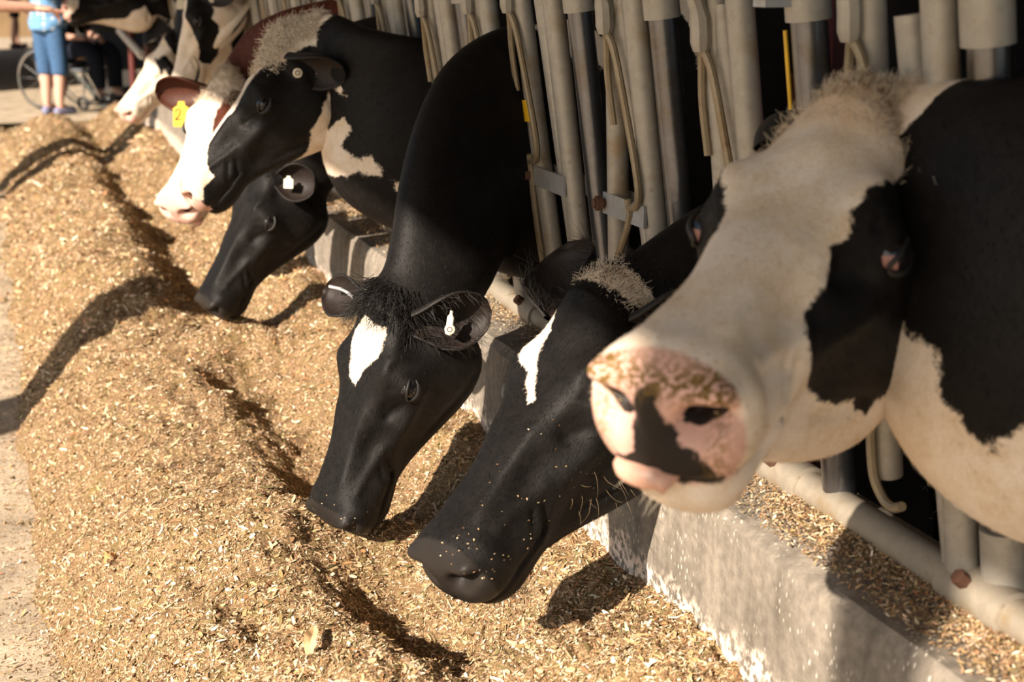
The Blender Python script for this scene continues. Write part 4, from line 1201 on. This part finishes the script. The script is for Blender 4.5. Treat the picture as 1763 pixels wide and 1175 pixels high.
# yellow sticker on the neck bar beside the diamond cow
# far gate: red posts, white slats, a rail
M['whiterail'] = plain('white_painted_rail', (.55, .50, .43), .6)
O = np.array((1.11, 11.6, 0))
root = empty('alley_gate', O)
for yy in (11.25, 12.6):
    sub(MB().tube([(1.07, yy, 0), (1.07, yy, 1.8)], .028, 10), 'gate_post', 'red', root, O)
sub(MB().tube([(1.05, 11.5, .76), (1.05, 13.4, .86)], .03, 10), 'gate_rail', 'whiterail', root, O)
sub(MB().tube([(1.11, 11.25, 1.5), (1.11, 12.6, 1.5)], .024, 10), 'gate_rail', 'whiterail', root, O)
tag(root, 'far gate with red posts and a pale rail beyond the kerb end', 'gate')
O = np.array((1.2, 11.5, 0))
root = empty('slatted_barrier', O)
for i in range(9):
    xx = 1.16 + i * .075
    sub(MB().tube([(xx, 11.62, .1), (xx - .10, 11.62, 1.7)], .022, 8), 'slat', 'whiterail', root, O)
sub(MB().tube([(1.1, 11.62, .12), (1.85, 11.62, .12)], .025, 8), 'slat_rail', 'whiterail', root, O)
sub(MB().tube([(1.0, 11.62, 1.7), (1.78, 11.62, 1.7)], .025, 8), 'slat_rail', 'whiterail', root, O)
tag(root, 'row of pale upright slats beyond the last cow', 'barrier')
o = MB().box(.985, 1.30, 10.75, 11.15, 0, .66).build('wall_kerb_end', M['concrete'], smooth=False, bevel=.012); tag(o, 'square concrete end block of the feed kerb', kind='structure')
o = MB().box(1.05, 2.2, 12.2, 13.2, 0, .32).build('wall_step', M['concrete'], smooth=False, bevel=.012); tag(o, 'low concrete step behind the far gate', kind='structure')
# sunlit heap of hay outside
def heap():
    n = 60; V = []; Fc = []
    for i in range(n):
        for j in range(n):
            x = -5 + 10 * i / (n - 1); y = 31.5 + 7 * j / (n - 1)
            r2 = ((x - .2) / 4.6) ** 2 + ((y - 35) / 3.4) ** 2
            z = 1.5 * max(0, 1 - r2) ** .8
            z += (.16 * float(vnoise(np.array(x * 2.1), np.array(y * 2.1), 3)) + .1 * float(vnoise(np.array(x * 6.), np.array(y * 6.), 5))) * (z > 0)
            V.append((x, y, z - .01))
    for i in range(n - 1):
        for j in range(n - 1):
            a = i * n + j; Fc.append((a, a + n, a + n + 1, a + 1))
    o = MB().add(V, Fc).build('hay_heap', M['feedbase'], autos=180)
    tag(o, 'sunlit heap of loose hay outside the far end of the barn', 'hay', kind='stuff')
heap()

#PEOPLE
# ------------------------------------------------------------------ people
M['skin'] = plain('skin', (.62, .36, .27), .5, 0, .4, .1, 40)
M['skin_alias'] = M['skin']  # same skin colour under a second key
M['denim'] = plain('denim', (.05, .11, .22), .8, 0, .2, .25, 60, .3)
M['navy'] = plain('navy_cloth', (.010, .013, .024), .8, 0, .2, .2, 60, .2)
M['darkcloth'] = plain('charcoal_cloth', (.014, .013, .014), .8, 0, .2, .2, 60, .2)
M['shoe'] = plain('black_leather', (.010, .010, .010), .35)
M['slipper'] = plain('lilac_canvas', (.20, .21, .34), .7)
M['hairb'] = plain('brown_hair_head', (.05, .03, .02), .6)
M['rubber'] = plain('tyre_rubber', (.015, .015, .016), .6)
M['chrome'] = plain('chrome', (.6, .6, .6), .2, .9)
M['seat'] = plain('black_vinyl', (.012, .012, .013), .5)
def m_dots():
    t = NT('polka_dot_blue')
    v = t.new('ShaderNodeTexVoronoi'); v.inputs['Scale'].default_value = 20; v.inputs['Randomness'].default_value = .35
    t.con(t.coord(), v.inputs['Vector'])
    t.col(t.mix(t.smooth(v.outputs['Distance'], .30, .24), (.13, .29, .52), (.75, .78, .82)))
    t.set(Roughness=.8); return t.m
M['dots'] = m_dots()

def solid(name, prims, mat, parent, vox=.014):
    """overlapping round forms melted into one continuous surface"""
    m = MB()
    for p in prims:
        if p[0] == 'ell':
            c_ = np.array(p[1], float); rx, ry, rz = p[2]; V = []; Fc = []; nu, nv_ = 16, 10
            V.append(c_ + (0, 0, rz))
            for a in range(1, nv_):
                th = PI * a / nv_
                for b_ in range(nu):
                    ph = 2 * PI * b_ / nu; V.append(c_ + (rx * math.sin(th) * math.cos(ph), ry * math.sin(th) * math.sin(ph), rz * math.cos(th)))
            V.append(c_ - (0, 0, rz)); last = len(V) - 1
            for b_ in range(nu):
                Fc.append((0, 1 + b_, 1 + (b_ + 1) % nu)); Fc.append((last, last - nu + (b_ + 1) % nu, last - nu + b_))
            for a in range(nv_ - 2):
                for b_ in range(nu):
                    q = 1 + a * nu + b_; q2 = 1 + a * nu + (b_ + 1) % nu; Fc.append((q, q + nu, q2 + nu, q2))
            m.add(V, Fc)
        else:
            P = np.array(p[1], float); k_ = 5 if len(P) > 2 else 4
            Q = spl(P, k_); rr = np.interp(np.linspace(0, len(P) - 1, len(Q)), np.arange(len(P)), p[2])
            m.tube(Q, rr, 14)
            if len(p) < 4:
                for e_, r_ in ((P[0], p[2][0]), (P[-1], p[2][-1])):
                    m2 = [('ell', e_, (r_ * .98,) * 3)]; prims.append(m2[0])
    o = m.build(name, M[mat], parent, autos=180)
    md = o.modifiers.new('melt', 'REMESH'); md.mode = 'VOXEL'; md.voxel_size = vox; md.use_smooth_shade = True
    ms = o.modifiers.new('soft', 'SMOOTH'); ms.factor = .5; ms.iterations = 3
    return o

def figure(name, label, loc, face, J, mats, hem=.5, sleeve=.5, fingers=None, top_hem=None, shoes='shoe', vox=.014):
    """J: joints in a frame with x forward, y left, z up; face = heading angle"""
    root = empty(name, loc, face)
    J = {k_: np.array(v, float) for k_, v in J.items()}
    lerp = lambda a, b_, t: J[a] * (1 - t) + J[b_] * t
    hd = J['head']
    pr = [('tube', [J['pelvis'], J['spine'], J['chest']], [.12, .115, .12]), ('ell', J['chest'] + (0, 0, .03), (.105, .165, .11)), ('ell', J['pelvis'], (.115, .16, .11)),
          ('tube', [J['chest'] + (0, 0, .08), J['neck'], hd], [.06, .052, .05]), ('ell', hd + (.005, 0, .02), (.092, .075, .115)), ('ell', hd + (.035, 0, -.05), (.055, .052, .055)),
          ('ell', hd + (.098, 0, -.012), (.018, .014, .022))]
    for s in 'LR':
        sg = 1 if s == 'L' else -1
        pr += [('tube', [J['sh' + s], J['el' + s], J['wr' + s]], [.055, .044, .028]), ('ell', hd + (-.002, .078 * sg, 0), (.02, .014, .03))]
        pr += [('tube', [J['hi' + s], J['kn' + s]], [.09, .06]), ('tube', [J['kn' + s], lerp('kn' + s, 'an' + s, .35), J['an' + s], J['an' + s] * (.4, 1, .4) + J['to' + s] * (.6, 0, .6)], [.056, .06, .038, .034])]
        w_ = J['wr' + s]; h_ = J['ha' + s]; f_ = h_ - w_; f_ /= np.linalg.norm(f_) + 1e-9
        sv = np.cross(f_, (0, 0, 1.0)); sv /= np.linalg.norm(sv) + 1e-9
        for k_ in (-1, 0, 1): pr.append(('tube', [w_, h_ + f_ * .02 + sv * .022 * k_], [.024, .020]))
        cu = (fingers or {}).get(s, .5)
        for k_, (off_, ln) in enumerate(((.030, .072), (.010, .080), (-.010, .074), (-.028, .058), (.036, .055))):
            c1 = .06 if (k_ == 0 and cu > .6) else cu
            d1 = f_ * (1 - c1 * .5) - np.array((0, 0, c1 * .5)); d2 = f_ * (1 - c1) - np.array((0, 0, c1 * .9))
            p1 = h_ + sv * off_ + f_ * (.03 if k_ < 4 else -.02)
            if k_ == 4: d1 = f_ * .6 + sv * .7; d2 = f_ * .9 + sv * .2
            d1 /= np.linalg.norm(d1); d2 /= np.linalg.norm(d2)
            pr.append(('tube', [p1 - f_ * .02, p1 + d1 * ln * .5, p1 + d1 * ln * .5 + d2 * ln * .5], [.0105, .0100, .0085]))
    solid('body', pr, mats['skin'], root, vox)
    th = np.array(top_hem, float) if top_hem is not None else J['pelvis'] + (0, 0, -.06)
    pr = [('tube', [J['chest'] + (0, 0, .06), J['chest'], J['spine'], th], [.12, .145, .150, .178], 1), ('ell', J['chest'] + (0, 0, .03), (.125, .18, .12)), ('ell', th + (0, 0, .07), (.165, .205, .11))]
    for s in 'LR': pr.append(('tube', [J['sh' + s], lerp('sh' + s, 'el' + s, sleeve)], [.078, .066]))
    solid('shirt', pr, mats['top'], root, .016)
    pr = [('ell', J['pelvis'] + (0, 0, -.01), (.135, .172, .13))]
    for s in 'LR':
        if hem <= 1: pr.append(('tube', [J['hi' + s], lerp('hi' + s, 'kn' + s, hem)], [.11, .085], 1))
        else: pr.append(('tube', [J['hi' + s], J['kn' + s], lerp('kn' + s, 'an' + s, hem - 1)], [.10, .086, .076], 1)); pr.append(('ell', J['kn' + s], (.08, .08, .08)))
        pr.append(('ell', J['hi' + s], (.10, .09, .09)))
    solid('trousers', pr, mats['bottom'], root, .016)
    for s in 'LR':
        a = J['an' + s]; t_ = J['to' + s]; d = t_ - a; d[2] = 0; d /= np.linalg.norm(d)
        heel = a - d * .03; heel[2] = t_[2]
        solid('shoe', [('tube', [heel, (heel + t_) / 2, t_ + d * .02], [.044, .045, .040])], shoes, root, .010)
    solid('hair', [('ell', hd + (-.022, 0, .045), (.098, .088, .105)), ('ell', hd + (-.05, 0, -.03), (.06, .075, .08))], mats['hair'], root, .012)
    for sg in (1, -1):
        b2 = bmesh.new(); bmesh.ops.create_uvsphere(b2, u_segments=10, v_segments=8, radius=.012); em = bpy.data.meshes.new('eye'); b2.to_mesh(em); b2.free()
        eo = link('eye', em, M['eye'], root); eo.location = hd + (.084, .032 * sg, .018)
    solid('mouth', [('tube', [hd + (.078, -.022, -.058), hd + (.086, 0, -.058), hd + (.078, .022, -.058)], [.005, .008, .005])], 'tongue', root, .004)
    tag(root, label, 'person')
    return root
def stand(h=1.65, feet=.09, armL=None, armR=None, stepx=0.0):
    k_ = h / 1.70
    J = dict(pelvis=(0, 0, .95), spine=(0, 0, 1.12), chest=(.0, 0, 1.30), neck=(.01, 0, 1.46), head=(.03, 0, 1.58), top=(.02, 0, 1.65),
             shL=(0, .17, 1.38), elL=(-.02, .21, 1.10), wrL=(.06, .22, .86), haL=(.08, .22, .78), shR=(0, -.17, 1.38), elR=(-.02, -.21, 1.10), wrR=(.06, -.22, .86), haR=(.08, -.22, .78),
             hiL=(0, .09, .90), knL=(.02 + stepx * .5, feet, .49), anL=(stepx, feet, .09), toL=(.13 + stepx, feet + .02, .035), hiR=(0, -.09, .90), knR=(.02 - stepx * .5, -feet, .49), anR=(-stepx, -feet, .09), toR=(.13 - stepx, -feet - .02, .035))
    J = {a: np.array(v) * k_ for a, v in J.items()}
    for nm_, arr in (('L', armL), ('R', armR)):
        if arr:
            J['el' + nm_], J['wr' + nm_], J['ha' + nm_] = (np.array(v, float) for v in arr)
    return J
J = stand(1.64, .105, stepx=.02, armL=((.10, .24, 1.08), (.30, .16, 1.05), (.37, .14, 1.05)), armR=((.10, -.24, 1.08), (.30, -.16, 1.05), (.37, -.14, 1.05)))
figure('person', 'person in a blue polka dot shirt and denim capri trousers, seen from behind', (.54, 15.30, 0), .75, J, dict(skin='skin', top='dots', bottom='denim', hair='hairb'), hem=1.26, sleeve=.6, shoes='slipper', top_hem=(0, 0, .80))
# seated person and the wheelchair
sit = dict(pelvis=(-.05, 0, .56), spine=(-.08, 0, .74), chest=(-.06, 0, .94), neck=(-.02, 0, 1.10), head=(.02, 0, 1.22), top=(.01, 0, 1.29),
           shL=(-.05, .18, 1.02), elL=(.02, .24, .76), wrL=(.24, .14, .70), haL=(.31, .10, .69), shR=(-.05, -.18, 1.02), elR=(.02, -.24, .76), wrR=(.24, -.14, .70), haR=(.31, -.10, .69),
           hiL=(0, .10, .55), knL=(.40, .13, .57), anL=(.46, .13, .17), toL=(.58, .15, .12), hiR=(0, -.10, .55), knR=(.40, -.13, .57), anR=(.46, -.13, .17), toR=(.58, -.15, .12))
WCH = (.74, 15.95, 0); WRZ = -.75
figure('person', 'seated person in dark clothes and jeans resting hands on the lap', WCH, WRZ, {a: np.array(v) for a, v in sit.items()}, dict(skin='skin', top='darkcloth', bottom='navy', hair='hairb'), hem=1.9, sleeve=.95)
root = empty('wheelchair', WCH, WRZ)
for sg in (1, -1):
    wr_ = MB(); wr_.tube([(-.10 + .30 * math.cos(a), .29 * sg, .31 + .30 * math.sin(a)) for a in np.linspace(0, 2 * PI, 41)], .014, 8, False); wo = wr_.build('rear_wheel', M['rubber'], root)
    m = MB(); m.tube([(-.10 + .27 * math.cos(a), .325 * sg, .31 + .27 * math.sin(a)) for a in np.linspace(0, 2 * PI, 41)], .010, 6, False); m.build('push_rim', M['chrome'], wo)
    m = MB(); m.tube([(-.10, .26 * sg, .31), (-.10, .32 * sg, .31)], .03, 10); m.build('hub', M['chrome'], wo)
    for q in range(12):
        a = 2 * PI * q / 12; MB().tube([(-.10, .29 * sg, .31), (-.10 + .29 * math.cos(a), .29 * sg, .31 + .29 * math.sin(a))], .002, 5).build('spoke', M['chrome'], wo)
    co_ = MB().tube([(.34 + .055 * math.cos(a), .24 * sg, .075 + .055 * math.sin(a)) for a in np.linspace(0, 2 * PI, 21)], .018, 8, False).build('caster', M['rubber'], root)
    MB().tube([(.34, .24 * sg, .075), (.37, .24 * sg, .26), (.36, .24 * sg, .40)], .013, 8).build('caster_fork', M['chrome'], co_)
    MB().tube([(-.22, .22 * sg, .95), (-.22, .22 * sg, .40), (.36, .22 * sg, .40), (.40, .22 * sg, .36), (.52, .18 * sg, .12)], .013, 8).build('frame_tube', M['chrome'], root)
    MB().tube([(-.22, .22 * sg, .95), (-.32, .22 * sg, .95)], .016, 8).build('push_handle', M['rubber'], root)
    MB().box(.46, .66, sg * .15 - .08, sg * .15 + .08, .055, .075).build('footplate', M['seat'], root, bevel=.004)
    MB().box(-.15, .15, .25 * sg - .025, .25 * sg + .025, .68, .70).build('armrest', M['seat'], root, bevel=.006)
MB().box(-.20, .24, -.21, .21, .41, .45).build('seat', M['seat'], root, bevel=.01)
MB().box(-.24, -.21, -.21, .21, .45, .92).build('backrest', M['seat'], root, bevel=.01)
tag(root, 'wheelchair with chrome push rims carrying the seated person', 'wheelchair')
# person reaching in from the side to the far cow
ar = ((.32, -.14, 1.20), (.58, -.10, 1.165), (.655, -.09, 1.155))
J = stand(1.72, .10, armR=ar); J['shR'] = np.array((.05, -.17, 1.40)); J['chest'] = np.array((.03, 0, 1.31))
figure('person', 'person standing left of the feed, reaching a hand to the farthest cow', (-.33, 9.54, 0), .02, J, dict(skin='skin', top='darkcloth', bottom='navy', hair='hairb'), hem=1.9, sleeve=.55, fingers={'R': .75, 'L': .4}, vox=.008)
J = stand(1.75, .10, stepx=.05)
figure('person', 'bystander in dark shorts in the far left shade', (.42, 27.6, 0), .2, J, dict(skin='skin', top='darkcloth', bottom='darkcloth', hair='hairb'), hem=.98, sleeve=.5)
figure('person', 'bystander behind the polka dot shirt, far away in the shade', (.95, 28.1, 0), 2.2, J, dict(skin='skin', top='navy', bottom='navy', hair='hairb'), hem=1.0, sleeve=.5)
